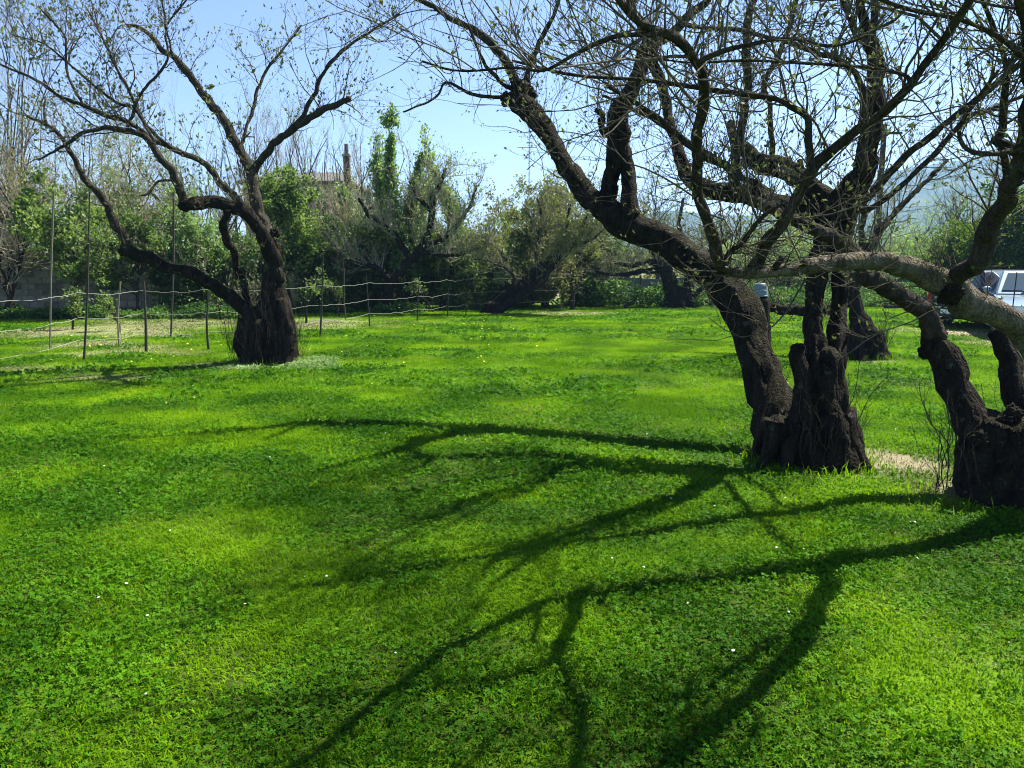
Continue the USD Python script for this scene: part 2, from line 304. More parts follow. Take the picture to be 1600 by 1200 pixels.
for band, (y0, y1, per, rad, nb, nc, h, w, s) in enumerate([(1.6, 5.2, 30, .24, 420, 210, .036, .0052, .0115), (5.2, 9.5, 14, .34, 440, 220, .04, .008, .016), (9.5, 17, 6, .55, 460, 200, .045, .011, .026), (17, 29, 2.3, .9, 480, 200, .045, .02, .04)]):
    r = np.random.default_rng(100 + band)
    pb = [blades(r, nb, rad, h * (.85 if band < 2 else .65), w, .8) for _ in range(NV)]
    pc = [clovers(r, nc, rad, h * .75, s) for _ in range(NV)]
    pd = [blades(r, nb // 3, rad, h * .8, w, .9) for _ in range(2)]
    x, y = scatter(r, y0, y1, per)
    c, so = clover(x, y), soil(x, y)
    z = height(x, y); n = len(x)
    u = r.uniform(size=n); isd = (so > .35); kp = r.uniform(size=n) > so * .75
    isc = (u < (.14 + .5 * c) * (1 - .75 * sm(y, 6, 13))) & ~isd; straw = (r.uniform(size=n) < .045 * (y < 12)) & ~isd & ~isc; isd = isd | straw
    common = lambda m: (np.stack([x, y, z], 1)[m], r.uniform(0, 6.28, m.sum()), (r.uniform(.8, 1.2, (m.sum(), 1)) * np.concatenate([np.ones((m.sum(), 2)), (.8 + .6 * meshkit.noise(np.stack([x, y, 0 * x], 1)[m] * 2.3, 7))[:, None]], 1)))
    word = ['foreground', 'near', 'middle', 'far'][band]
    m = isc & kp; P_, A_, S_ = common(m)
    instancer('clover', pc, r.integers(0, NV, m.sum()), P_, A_, S_, f'dark green clover leaves in the {word} part of the lawn', 'clover', [G_CLOVER] * NV)
    m = ~isc & ~isd & (kp | straw); P_, A_, S_ = common(m)
    instancer('grass', pb, r.integers(0, NV, m.sum()), P_, A_, S_, f'short bright green grass blades in the {word} part of the lawn', 'grass', [G_BLADE] * NV)
    m = isd & (kp | straw); P_, A_, S_ = common(m)
    instancer('dry_grass', pd, r.integers(0, 2, m.sum()), P_, A_, S_, f'thin dry grass and straw on bare spots in the {word} part of the lawn', 'grass', [G_DRY] * 2)
rD = np.random.default_rng(77)
def flowers(n, y0, y1, x0, x1, size):
    y = rD.uniform(y0, y1, n); x = rD.uniform(x0, x1, n) * y
    o = np.stack([x, y, height(x, y) + rD.uniform(.03, .05, n)], 1); ms = []
    for p in o:
        a = np.arange(6) * math.pi / 3 + rD.uniform(0, 1); s = size * rD.uniform(.7, 1.3)
        v = np.vstack([p + [0, 0, .003], p + s * np.stack([np.cos(a), np.sin(a), .3 * np.sin(a + rD.uniform(0, 6))], 1)])
        ms.append((v, np.array([[0, k + 1, (k + 1) % 6 + 1] for k in range(6)])))
    return join(ms)
WHITE = plain('white_petal', (.75, .75, .7), .6, vary=.08)
YELL = plain('yellow_petal', (.7, .6, .05), .6, vary=.15)
tag(obj('daisies', flowers(70, 2.6, 12, -.6, .55, .006), WHITE, kind='stuff'), 'tiny white daisies scattered over the lawn', 'flowers')
tag(obj('dandelions', flowers(260, 12, 27, -.6, .1, .016), YELL, kind='stuff'), 'tiny pale yellow flowers dotted in the grass by the wire fence', 'flowers')

# ---------------------------------------------------------------- traced orchard trees
def limb_curve(pts, d0, d1, seed=0, thick=1.0):
    """pts: (photo x, photo y, radius in photo pixels); depth runs from d0 to d1 along the limb"""
    p = np.array(pts, float)
    s = np.r_[0, np.cumsum(np.hypot(*np.diff(p[:, :2], axis=0).T))]; s /= s[-1]
    if np.ndim(d0): d = np.interp(s, np.linspace(0, 1, len(d0)), d0)
    else: d = d0 + (d1 - d0) * s
    C = np.array([at(x, y, k) for (x, y, _), k in zip(p, d)]); R = p[:, 2] * d / FPX
    L = np.linalg.norm(np.diff(C, axis=0), axis=1).sum()
    n = int(np.clip(L / max(R.mean() * .55, .03), 8, 90))
    o = spline(np.column_stack([C, R]), n); o[:, 3] = np.maximum(o[:, 3] * thick, .004)
    o[:, 3] *= .8 + .4 * meshkit.fbm(o[:, :3] * 3.1 / max(np.sqrt(R.max() * 8), .5) + seed, 2, seed + 4)
    o[:, :3] += (meshkit.noise(o[:, :3] * 2.3 + 5, seed)[:, None] - .5) * .07 * np.minimum(1, o[:, 3:] / .04)
    o[1:-1, :3] += (meshkit.fbm(np.stack([o[1:-1, :3] * 5.5 + 9 * k_ for k_ in range(3)], 1), 2, seed + 1) - .5) * .085 * np.minimum(1, o[1:-1, 3:] / .04)
    return o[:, :3], o[:, 3]
def resample(C, R, k):
    u = np.linspace(0, len(C) - 1, k); f = lambda a: np.interp(u, np.arange(len(C)), a)
    return np.stack([f(C[:, i]) for i in range(3)], 1), f(R)
def orchard_tree(name, label, base, trunks, limbs, seed, shoots=60, sub=5, lshoot=(.5, 1.3), bud=.035, nbud=2200, suckers=0, crown_up=0, burls=(), tw=TWIG, r0=.009, tmin=.25, group=None, rlim=.07, dense_dir=None, cull=None, fine=3, leafmat=None, spurs=260, spurlen=1., slen=(.25, .95), thick=1.0, roots=(1, 7), stubs=5, rootlen=1.0):
    rng = np.random.default_rng(seed)
    t = thing(name, label, 'tree', base, 0, group)
    trunks = [([(p[0][0], p[0][1] + 10 + p[0][2] * .35, p[0][2] * 1.12)] + list(p) if k < 2 or p[0][1] > p[-1][1] + 40 and abs(p[0][1] - trunks[0][0][0][1]) < 30 else p, a, b) for k, (p, a, b) in enumerate(trunks)]
    ms = [knobbly(*limb_curve(p, a, b, seed + k, .5 + thick / 2), sides=40, rough=.26, freq=1.05, seed=seed + k, ridges=.32) for k, (p, a, b) in enumerate(trunks)]
    for (x, y, d, r) in burls:
        s = trimesh.creation.icosphere(4, r * d / FPX); v = s.vertices
        u_ = v / np.linalg.norm(v, axis=1, keepdims=True); v = .82 * v * (1 + 1.1 * (meshkit.fbm(u_ * 1.7 + x, 3, 2) - .5) + .5 * (meshkit.fbm(u_ * 6 + x, 2, 4) - .5))[:, None] + at(x, y, d); ms.append((v, s.faces))
    for k, m_ in enumerate(ms): obj('trunk' if k == 0 else 'stem' if k < len(trunks) else 'burl', m_, BARK, t, True, world=True)
    for p, a, b in trunks[:roots[0]]:
        q0 = at(p[1][0], p[1][1], np.ravel(a)[0]) * [1, 1, 0]; R_ = p[1][2] * np.ravel(a)[0] / FPX
        for k in range(roots[1]):
            az = k * 6.283 / roots[1] + rng.uniform(-.3, .3); e = np.array([math.cos(az), math.sin(az), 0]); e2 = np.array([-e[1], e[0], 0]) * rng.uniform(-.4, .4); L_ = rng.uniform(.8, 1.25) * rootlen
            c = spline(np.array([q0 + e * R_ * .55 + [0, 0, R_ * 1.5], q0 + e * R_ * .85 + [0, 0, R_ * .7], q0 + (e * 1.25 * L_ + e2 * .3) * R_ + [0, 0, R_ * .16], q0 + (e * 1.75 * L_ + e2 * .8) * R_ + [0, 0, -.06]]), 14)
            obj('root', knobbly(c, np.linspace(.34, .1, 14) * R_, 12, .25, 1.1, seed + k, .1), BARK, t, True, world=True)
    SP, SR = [], []
    for k, (p, a, b, *mt) in enumerate(limbs):
        C, R = limb_curve(p, a, b, seed + 50 + k, thick)
        obj('limb', knobbly(C, R, 18 if R.max() > .06 else 9, .22, 1.25, seed + k, .08), mt[0] if mt else BARK_L, t, True, world=True)
        c, r = resample(C, R, 24); SP.append(c); SR.append(r)
    P, R = np.array(SP), np.array(SR)
    o, d, r = offshoots(rng, P, R, 60, .05, .9, 1., .1)
    for k in np.flatnonzero((r > .022) & (r < .1))[:stubs]:
        c = o[k] + nrm(d[k]) * np.linspace(0, r[k] + rng.uniform(.04, .16), 7)[:, None] + np.linspace(0, 1, 7)[:, None] ** 2 * rng.normal(size=3) * .02
        obj('stub', knobbly(c, r[k] * rng.uniform(.35, .6) * np.linspace(1.15, .8, 7), 8, .25, 1.5, seed + int(k)), BARK_L, t, True, world=True)
    TW = []
    o, d, r = offshoots(rng, P, R, spurs, .02, 1., 1., .25)
    S1, Q1 = grow(rng, o, d, rng.uniform(.05, .34, spurs) * spurlen, np.minimum(r * .6, rng.uniform(.002, .0055, spurs)), 5, .3, .12, .5)
    o, d, r = offshoots(rng, S1, Q1, spurs * 2, .3, 1., .9, .3)
    S2, Q2 = grow(rng, o, d, rng.uniform(.03, .15, len(o)) * spurlen, np.minimum(r * .8, .0025), 4, .25, .12, .7)
    TW += [tubes(S1, Q1, 4), tubes(S2, Q2, 3)]
    o, d, r = offshoots(rng, P, R, shoots, tmin, 1., .9, .35)
    ends = P[:, -1]; ed = nrm(P[:, -1] - P[:, -3])
    if crown_up:
        k = np.repeat(np.arange(len(P)), 4); k = k[(P[k, -1, 2] - EYE) / P[k, -1, 1] > .345]
        if len(k):
            P0, R0 = grow(rng, ends[k], ed[k] + .45 * rng.normal(size=(len(k), 3)) + [0, .25, .5], rng.uniform(.7, 1.3, len(k)) * crown_up, np.clip(SRend(R, k) * .85, .012, .034), 8, .2, .1, .35)
            TW.append(tubes(P0, R0, 6)); o2, d2, r2 = offshoots(rng, P0, R0, shoots // 2, .1, 1., .9, .25)
            o, d, r = np.vstack([o, o2]), np.vstack([d, d2]), np.r_[r, r2]
    if dense_dir is not None: d = nrm(d + dense_dir)
    L1 = rng.uniform(*lshoot, len(o)) * np.where(r > .05, .8, 1)
    P1, R1 = grow(rng, o, d, L1, np.minimum(r * .7, r0 * rng.uniform(.7, 1.8, len(o))), 9, .2, .06, .35)
    TW.append(tubes(P1, R1, 5))
    o, d, r = offshoots(rng, P1, R1, len(P1) * sub, .12, 1., .8, .2)
    P2, R2 = grow(rng, o, d, rng.uniform(.18, .65, len(o)), np.minimum(r * .75, r0 * .5), 6, .22, .1, .5)
    TW.append(tubes(P2, R2, 4))
    o, d, r = offshoots(rng, P2, R2, len(P2) * fine, .15, 1., .8, .2)
    P3, R3 = grow(rng, o, d, rng.uniform(.06, .28, len(o)), np.minimum(r * .7, r0 * .3), 4, .2, .15, .7)
    TW.append(tubes(P3, R3, 3))
    obj('twigs', TW, tw, t, True, 'stuff', world=True)
    tips = np.vstack([S1[:, -1], S2[:, -1], P3[:, -1], P2[:, -1], P3[:, 2]]); td = np.vstack([S1[:, -1] - S1[:, -2], S2[:, -1] - S2[:, -2], P3[:, -1] - P3[:, -2], P2[:, -1] - P2[:, -2], P3[:, 2] - P3[:, 1] + .1 * rng.normal(size=P3[:, 2].shape)])
    k = rng.choice(len(tips), min(nbud, len(tips)), replace=False)
    o, d = np.repeat(tips[k], 3, 0), np.repeat(nrm(td[k]), 3, 0)
    obj('leaf_buds', leaves(rng, o, d + .38 * rng.normal(size=d.shape) + [0, 0, .25], bud * rng.uniform(.6, 1.5, len(o)), .42), leafmat or BUD, t, False, 'stuff', world=True)
    if suckers:
        b = np.asarray(base); n = suckers
        x0, x1 = trunks[0][0][0], None
        rad = trunks[0][0][0][2] * trunks[0][1] / FPX if not np.ndim(trunks[0][1]) else .35
        a = rng.uniform(0, 6.28, n); o = b + np.stack([np.cos(a), np.sin(a), 0 * a], 1) * (rad * rng.uniform(.85, 1.15, (n, 1))); o[:, 2] = rng.uniform(0, .35, n)
        Ps, Rs = grow(rng, o, np.stack([np.cos(a) * .14, np.sin(a) * .14, np.ones(n)], 1), rng.uniform(*slen, n) * rng.uniform(.4, 1, n), rng.uniform(.0015, .0045, n), 9, .2, .17, .5)
        oo, dd, rr = offshoots(rng, Ps, Rs, n * 3, .3, 1, .6, .5)
        Pq, Rq = grow(rng, oo, dd, rng.uniform(.08, .25, len(oo)), np.minimum(rr * .8, .0025), 4, .25, .2, .6)
        obj('suckers', [tubes(Ps, Rs, 5), tubes(Pq, Rq, 3)], BARK_L, t, True, 'stuff', world=True)
    return t
def SRend(R, k): return R[k, -1]

G0 = lambda x, y: (lambda d: at(x, y, d) * [1, 1, 0])(depth(y))
def depth(y):
    """ground distance seen at photo row y"""
    b = (600 - y) / FPX; cp, sp = math.cos(PITCH), math.sin(PITCH)
    return EYE * (b * sp + cp) / (sp - b * cp)

def tufts(x, y, R, n, h, label):
    rng = np.random.default_rng(int(x)); d = depth(y); b = at(x, y, d); a = rng.uniform(0, 6.28, n); r = R * (1 + .35 * np.abs(rng.normal(size=n)))
    v, f = blades(rng, n, .01, h, .006, .7); v = v.reshape(n, 5, 3) * (rng.uniform(.4, 1.3, n) ** 1.5)[:, None, None] + np.stack([b[0] + r * np.cos(a), b[1] + r * np.sin(a), 0 * a], 1)[:, None]
    tag(obj('tall_grass', (v.reshape(-1, 3), f), G_BLADE, kind='stuff'), label, 'grass')
tufts(417, 566, .42, 700, .12, 'longer unmown grass around the foot of the left gnarled tree')
tufts(1265, 722, .42, 700, .1, 'longer unmown grass around the foot of the tall gnarled trunk')
tufts(1590, 782, .5, 600, .09, 'longer unmown grass around the stump at the right edge')
tufts(1350, 560, .34, 700, .13, 'longer unmown grass around the squat half hidden stump')

# left tree
d = depth(566)
orchard_tree('orchard_tree', 'gnarled bare tree standing left of the lawn by the wire fence, low limb reaching left', G0(417, 566),
    [([(417, 574, 44), (417, 555, 39), (420, 530, 34), (424, 505, 35), (430, 480, 30), (433, 455, 22), (432, 425, 19)], d, d),
     ([(445, 570, 16), (452, 530, 13), (447, 500, 13), (440, 470, 12)], d - .3, d - .2),
     ([(392, 570, 16), (392, 540, 14), (398, 505, 18), (405, 490, 14)], d - .2, d - .2),
     ([(436, 440, 8), (431, 400, 8), (428, 372, 9), (428, 362, 7)], d - .1, d - .1)],
    [([(432, 440, 16), (424, 412, 15), (415, 372, 14), (405, 337, 12), (397, 300, 11), (390, 270, 10), (375, 232, 8.5), (360, 202, 8), (337, 172, 7.5), (319, 146, 7), (296, 116, 6.5), (262, 82, 5.5), (240, 56, 4.5), (214, 43, 3.5), (199, 40, 2.5)], d, d + .6, BARK_L),
     ([(391, 272, 7), (412, 244, 7), (431, 221, 7), (454, 204, 6.5), (484, 184, 6.5), (510, 169, 6), (532, 160, 5.5), (547, 152, 5)], d + .3, d - .9, BARK_L),
     ([(455, 203, 4), (480, 172, 4), (499, 127, 3.5), (525, 90, 3.2), (555, 64, 2.6), (585, 45, 2), (625, 22, 1.5)], d - .4, d - .2, BARK_L),
     ([(432, 430, 14), (424, 400, 14), (408, 362, 13), (382, 334, 12), (352, 320, 11.5), (319, 317, 11), (298, 318, 11), (287, 320, 9)], d, d - 1.2, BARK),
     ([(289, 322, 9), (277, 290, 7.5), (259, 251, 6.5), (225, 217, 5.5), (195, 204, 5), (165, 199, 4), (127, 210, 3.5), (90, 232, 2.5), (60, 250, 1.5)], d - 1.2, d - 1.9, BARK_L),
     ([(405, 350, 7), (378, 318, 6.5), (352, 292, 6), (337, 270, 6), (315, 251, 5.5), (270, 232, 5), (240, 221, 4.6), (202, 195, 4.2), (165, 180, 4), (131, 165, 3.6), (90, 150, 3), (56, 124, 2.5), (0, 101, 2)], d, d - 2.4, BARK_L),
     ([(405, 500, 15), (382, 478, 15), (350, 460, 13), (307, 431, 12.5), (262, 420, 12), (225, 405, 11.5), (205, 396, 11), (192, 388, 8)], d, d - .5, BARK),
     ([(199, 398, 9), (187, 360, 8), (169, 330, 7), (150, 300, 6.3), (131, 277, 5.6), (110, 240, 4.5), (84, 205, 3.3), (40, 180, 2.2)], d - .5, d - 1.2, BARK_L),
     ([(354, 328, 7), (352, 375, 7), (364, 405, 6.5), (379, 446, 6.5), (398, 490, 7)], d - .9, d + .3, BARK),
     ([(296, 118, 3), (275, 95, 2.4), (262, 60, 2), (256, 20, 1.7), (250, -30, 1.4)], d + .5, d + .2, BARK_L),
     ([(270, 232, 3), (230, 200, 3), (190, 120, 2.6), (165, 70, 2.2), (140, 20, 1.6)], d - 1.3, d - 1.2, BARK_L),
     ([(202, 197, 3), (218, 150, 2.6), (260, 95, 2.2), (262, 40, 1.8), (300, -10, 1.4)], d - 1.5, d - 1, BARK_L),
     ([(375, 232, 3.4), (390, 190, 3), (410, 120, 2.6), (440, 80, 2), (470, 40, 1.5)], d + .3, d + 1.3, BARK_L),
     ([(240, 221, 3), (210, 170, 3), (180, 160, 2.6), (120, 110, 2), (70, 70, 1.5), (20, 55, 1.2)], d - 1.6, d - .8, BARK_L),
     ([(131, 165, 2.6), (105, 110, 2.2), (100, 60, 2), (60, 10, 1.5)], d - 2, d - 1.6, BARK_L),
     ([(270, 280, 3), (245, 285, 2.4), (232, 302, 2.2), (220, 306, 1.4)], d - 1.2, d - 1.5, BARK_L)],
    11, shoots=180, sub=4, lshoot=(.35, 1.0), bud=.042, nbud=4200, suckers=140, slen=(.4, 1.5), spurs=420, burls=[(288, 321, d - 1.2, 11), (194, 392, d - .5, 10), (430, 365, d - .1, 9), (453, 540, d - .3, 9)], r0=.0065, tmin=.3, thick=.82, rootlen=.68)

# right tree with the leaning left stem (first trunk from the left in the foreground)
d = depth(722)
orchard_tree('orchard_tree', 'large dark tree with thick stem leaning left beside its tall gnarled trunk', G0(1262, 722),
    [([(1282, 738, 56), (1284, 700, 48), (1286, 650, 38), (1288, 610, 34), (1290, 585, 33), (1291, 562, 27), (1291, 545, 15)], d, d),
     ([(1228, 735, 46), (1218, 690, 38), (1206, 640, 32), (1196, 595, 30), (1182, 545, 29), (1165, 500, 27), (1140, 460, 26), (1118, 432, 26)], d - .05, d + 1.3),
     ([(1250, 730, 30), (1256, 640, 20), (1254, 590, 15), (1250, 560, 14), (1247, 542, 12)], d - .1, d - .05),
     ([(1310, 735, 30), (1312, 690, 22), (1308, 640, 14), (1300, 600, 10)], d - .3, d - .1),
     ([(1282, 640, 20), (1278, 590, 21), (1274, 550, 20), (1272, 515, 17), (1272, 485, 15), (1273, 465, 15), (1274, 430, 16), (1278, 395, 15), (1290, 360, 15), (1300, 335, 16)], d - .1, d + .4),
     ([(1300, 640, 18), (1303, 590, 19), (1307, 550, 18), (1311, 510, 15), (1312, 480, 12), (1313, 440, 14), (1313, 395, 16), (1314, 360, 20), (1318, 330, 22)], d - .08, d + .5)],
    [([(1122, 438, 26), (1060, 392, 26), (1000, 359, 26), (962, 343, 25), (930, 322, 21), (905, 290, 17), (885, 258, 15.5), (866, 226, 15), (850, 202, 15), (836, 184, 17), (822, 165, 19), (810, 150, 17), (806, 140, 12)], d + 1.3, d + 3.0, BARK),
     ([(812, 145, 11), (803, 122, 8), (790, 92, 7.4), (770, 68, 7), (748, 52, 6.4), (730, 40, 5), (705, 28, 5), (680, 12, 4), (640, -8, 3)], d + 3.0, d + 2.5, BARK_L),
     ([(820, 150, 8), (824, 118, 5), (836, 85, 4.5), (850, 52, 4), (866, 20, 3.4), (880, -25, 3)], d + 3.0, d + 2.7, BARK_L),
     ([(800, 140, 5), (785, 135, 3.5), (768, 115, 3), (755, 95, 2.8), (745, 70, 2.4), (735, 45, 2)], d + 3, d + 2.5, BARK_L),
     ([(805, 155, 6), (790, 163, 5), (790, 152, 3.5), (765, 152, 3), (742, 150, 2.8), (712, 135, 2.4), (694, 130, 2.2), (684, 148, 1.8), (665, 160, 1.6), (630, 175, 1.2)], d + 3, d + 2.2, BARK_L),
     ([(955, 340, 16), (952, 310, 15), (955, 280, 13), (962, 250, 14), (968, 222, 18), (970, 190, 18), (975, 165, 16), (988, 140, 13), (1000, 112, 12), (1012, 85, 13), (1018, 62, 14)], d + 2.2, d + 1.9, BARK),
     ([(990, 345, 17), (985, 310, 14), (978, 280, 13), (972, 255, 14), (968, 235, 16)], d + 1.9, d + 2.15, BARK),
     ([(960, 215, 8), (944, 208, 7), (938, 196, 6), (937, 182, 5), (930, 172, 4)], d + 2.1, d + 2.1, BARK),
     ([(1018, 62, 11), (1005, 40, 8), (985, 15, 6), (975, -30, 5)], d + 1.9, d + 1.2, BARK_L),
     ([(1018, 64, 10), (1050, 50, 8), (1080, 22, 7), (1110, -10, 6), (1130, -60, 4)], d + 1.9, d + 1.5, BARK_L),
     ([(1320, 338, 22), (1262, 338, 21), (1215, 322, 19), (1180, 307, 18), (1135, 302, 16), (1094, 296, 14), (1068, 275, 12), (1056, 235, 10), (1045, 187, 9), (1032, 120, 8.5), (1015, 67, 8)], d + .5, d + 1.6, BARK),
     ([(1316, 345, 24), (1325, 310, 24), (1340, 285, 22), (1352, 262, 20), (1360, 225, 17), (1366, 180, 16), (1367, 140, 14), (1364, 100, 12), (1358, 60, 9), (1350, 20, 7), (1345, -40, 5)], d + .4, d - .2, BARK),
     ([(1364, 100, 9), (1355, 75, 7), (1335, 50, 6), (1325, 20, 5), (1312, -20, 4)], d, d - .6, BARK_L),
     ([(1366, 150, 8), (1362, 95, 7), (1366, 50, 6.5), (1363, 0, 6), (1370, -60, 4)], d, d - .3, BARK_L),
     ([(1352, 262, 8), (1345, 140, 5), (1325, 105, 5), (1290, 90, 4.5), (1240, 70, 4), (1160, 46, 3.5), (1070, 40, 2.6)], d, d - 1.2, BARK_L),
     ([(1318, 330, 20), (1300, 322, 19), (1262, 289, 17), (1225, 264, 16), (1187, 253, 14), (1157, 221, 10), (1140, 190, 6)], d + .4, d + 1.0, BARK),
     ([(1140, 296, 8), (1145, 265, 7.5), (1152, 220, 7.5), (1158, 187, 7.5), (1168, 150, 7), (1172, 125, 7.5), (1166, 75, 7), (1169, 30, 6.5), (1182, -5, 5.5), (1200, -60, 4)], d + .8, d + .2, BARK_L),
     ([(1206, 258, 6), (1206, 244, 5), (1204, 200, 4.5), (1202, 161, 4.5), (1195, 131, 4.5), (1221, 75, 4.2), (1240, 22, 4), (1250, -40, 3)], d + .8, d + .6, BARK_L),
     ([(1318, 325, 9), (1345, 318, 7), (1385, 275, 6.4), (1430, 232, 6), (1487, 184, 5.6), (1562, 124, 5.2), (1610, 86, 4.8)], d + .4, d - .8, BARK_L),
     ([(1345, 330, 7), (1375, 316, 5), (1450, 255, 4.6), (1506, 187, 4.2), (1544, 172, 3.6), (1600, 150, 3)], d + .4, d - .2, BARK_L),
     ([(1205, 330, 8), (1180, 292, 6), (1155, 277, 5), (1110, 245, 4.4), (1060, 215, 4), (1000, 178, 3.6), (940, 150, 2.8)], d + .9, d + .2, BARK_L)],
    22, shoots=160, sub=4, lshoot=(.5, 1.6), bud=.027, nbud=5200, suckers=70, spurs=700, crown_up=1.5, burls=[(815, 150, d + 3, 24), (790, 152, d + 3, 9), (968, 170, d + 2.1, 13), (940, 190, d + 2.1, 7), (1247, 548, d - .05, 13), (1322, 520, d + .1, 8), (1018, 62, d + 1.9, 13)], r0=.0045, tmin=.25, thick=.9, roots=(2, 7))

# rightmost tree: stump at the frame's edge, thin curved stems, and the pale limb crossing the view
d = depth(780)
orchard_tree('orchard_tree', 'dark stump tree at the right edge carrying the pale bare limb that crosses the view', G0(1575, 782),
    [([(1584, 800, 84), (1585, 760, 78), (1586, 720, 70), (1588, 690, 62), (1590, 665, 50)], d, d),
     ([(1548, 795, 52), (1542, 750, 44), (1535, 700, 36), (1522, 665, 28), (1510, 630, 24), (1494, 600, 24), (1478, 570, 22), (1465, 545, 20), (1460, 520, 18)], d - .1, d + .4),
     ([(1600, 700, 30), (1596, 650, 22), (1588, 615, 20), (1582, 580, 18), (1572, 548, 15), (1555, 520, 14)], d + .2, d + .5),
     ([(1700, 800, 60), (1690, 720, 48), (1672, 650, 40), (1648, 590, 34)], d - .1, d - .3)],
    [([(1462, 525, 18), (1450, 500, 17), (1432, 476, 16), (1412, 460, 15), (1380, 442, 15), (1352, 428, 14), (1335, 405, 13), (1316, 390, 12), (1290, 370, 11), (1262, 352, 10), (1210, 326, 9), (1165, 307, 8), (1135, 259, 7), (1094, 240, 6.5), (1045, 205, 5.5), (1000, 169, 4.5), (940, 130, 3)], d + .4, d - .4, BARK_L),
     ([(1655, 600, 32), (1628, 560, 27), (1590, 520, 25), (1550, 492, 25), (1512, 472, 26), (1485, 455, 25), (1455, 438, 23), (1425, 425, 20), (1385, 412, 18), (1345, 405, 16), (1312, 404, 15), (1270, 411, 14), (1235, 416, 13), (1190, 422, 12), (1155, 425, 11), (1132, 427, 9.5)], d - .3, d - 1.0, BARK_P),
     ([(1487, 448, 14), (1500, 430, 17), (1528, 390, 17), (1552, 345, 16), (1572, 308, 16), (1590, 268, 16), (1604, 220, 16), (1612, 150, 16), (1608, 60, 15), (1590, -40, 13), (1560, -150, 10)], d - .65, d - 2.2, BARK_L),
     ([(1577, 300, 7), (1570, 262, 6), (1564, 220, 6), (1567, 150, 6), (1572, 100, 5), (1555, 50, 4), (1530, -10, 3.5)], d - 1.1, d - 1.5, BARK_L),
     ([(1176, 424, 12), (1188, 395, 11), (1212, 356, 10.5), (1240, 315, 10), (1268, 270, 9.5), (1300, 238, 8.5), (1345, 205, 8), (1385, 172, 7.6), (1420, 138, 7.2), (1445, 100, 6.6), (1475, 60, 6), (1510, 12, 6.5), (1545, -50, 5.5)], d - .9, d - 2.1, BARK_L),
     ([(1268, 270, 7), (1266, 245, 5.6), (1263, 205, 5.6), (1258, 182, 5.4), (1235, 165, 5), (1215, 155, 4.8), (1165, 147, 4.4), (1090, 135, 4), (1000, 124, 3.4), (900, 118, 2.6), (800, 95, 2)], d - 1.35, d - 1.6, BARK_L),
     ([(1140, 426, 10), (1126, 424, 11.5), (1116, 405, 11), (1109, 380, 10.5), (1097, 335, 9.5), (1087, 290, 9.5), (1090, 245, 9), (1097, 200, 9), (1103, 150, 9), (1098, 118, 9), (1080, 88, 8.5), (1055, 66, 8), (1030, 52, 7.5), (1005, 40, 7), (970, 10, 6), (945, -40, 5)], d - 1.0, d - 2.5, BARK_L),
     ([(1128, 425, 7), (1140, 395, 6), (1160, 380, 4), (1190, 340, 3.4), (1230, 315, 2.6)], d - 1, d - 1.4, BARK_L),
     ([(1345, 205, 5), (1400, 150, 4), (1420, 125, 3.6), (1390, 110, 3), (1300, 100, 2.6), (1200, 95, 2.2), (1050, 95, 1.8), (950, 60, 1.4)], d - 1.6, d - 2.0, BARK_L),
     ([(1604, 230, 6), (1560, 240, 4.5), (1515, 235, 4), (1500, 200, 3.4), (1530, 150, 3), (1560, 110, 2.4)], d - 1.3, d - 1.6, BARK_L),
     ([(1610, 100, 6), (1560, 60, 5), (1500, 30, 4), (1420, 15, 3.4), (1330, -20, 3)], d - 1.7, d - 1.9, BARK_L),
     ([(1090, 100, 5), (1150, 75, 4), (1230, 60, 3.4), (1310, 70, 2.8), (1400, 30, 2)], d - 2.1, d - 2.1, BARK_L),
     ([(1030, 52, 5), (960, 55, 3.6), (900, 85, 3), (850, 110, 2.5), (800, 105, 2), (720, 110, 1.5), (660, 95, 1.2)], d - 2.2, d - 2.2, BARK_L),
     ([(1612, 150, 6), (1660, 100, 5), (1690, 20, 4)], d - 1.6, d - 1.8, BARK_L)],
    33, shoots=130, sub=4, lshoot=(.4, 1.2), bud=.022, nbud=4200, suckers=55, spurs=600, crown_up=1.2, burls=[(1450, 548, d + .4, 16), (1532, 690, d - .1, 20), (1580, 655, d, 22), (1486, 458, d - .65, 22), (1178, 422, d - .9, 13)], r0=.004, tmin=.2, thick=.88, rootlen=.72)

# third trunk, behind the tall one
d = depth(560)
orchard_tree('orchard_tree', 'squat dark stump tree half hidden behind the tall gnarled trunk, burl on its right side', G0(1348, 560),
    [([(1350, 566, 28), (1350, 545, 26), (1352, 527, 22), (1346, 508, 16), (1340, 488, 11), (1336, 470, 10), (1335, 440, 9)], d, d), ([(1366, 562, 14), (1364, 540, 12), (1358, 520, 9)], d - .2, d - .1)],
    [([(1336, 450, 8), (1345, 415, 7), (1362, 380, 7), (1400, 330, 5), (1440, 290, 3.5), (1480, 250, 2)], d, d + 1.2, BARK), ([(1336, 450, 8), (1325, 410, 7), (1300, 375, 7), (1255, 350, 5), (1200, 300, 3.2), (1150, 270, 2)], d, d + .6, BARK),
     ([(1336, 455, 7), (1345, 380, 5), (1352, 320, 4), (1345, 250, 4), (1360, 180, 2.5)], d, d - .4, BARK_L), ([(1338, 470, 9), (1290, 485, 8), (1235, 484, 8), (1200, 478, 7), (1150, 450, 4), (1110, 430, 2.5)], d, d + 1.5, BARK)],
    44, shoots=60, sub=4, lshoot=(.5, 1.4), bud=.04, nbud=1100, suckers=120, burls=[(1362, 540, d - .2, 17), (1355, 520, d - .2, 12)], crown_up=1.2)
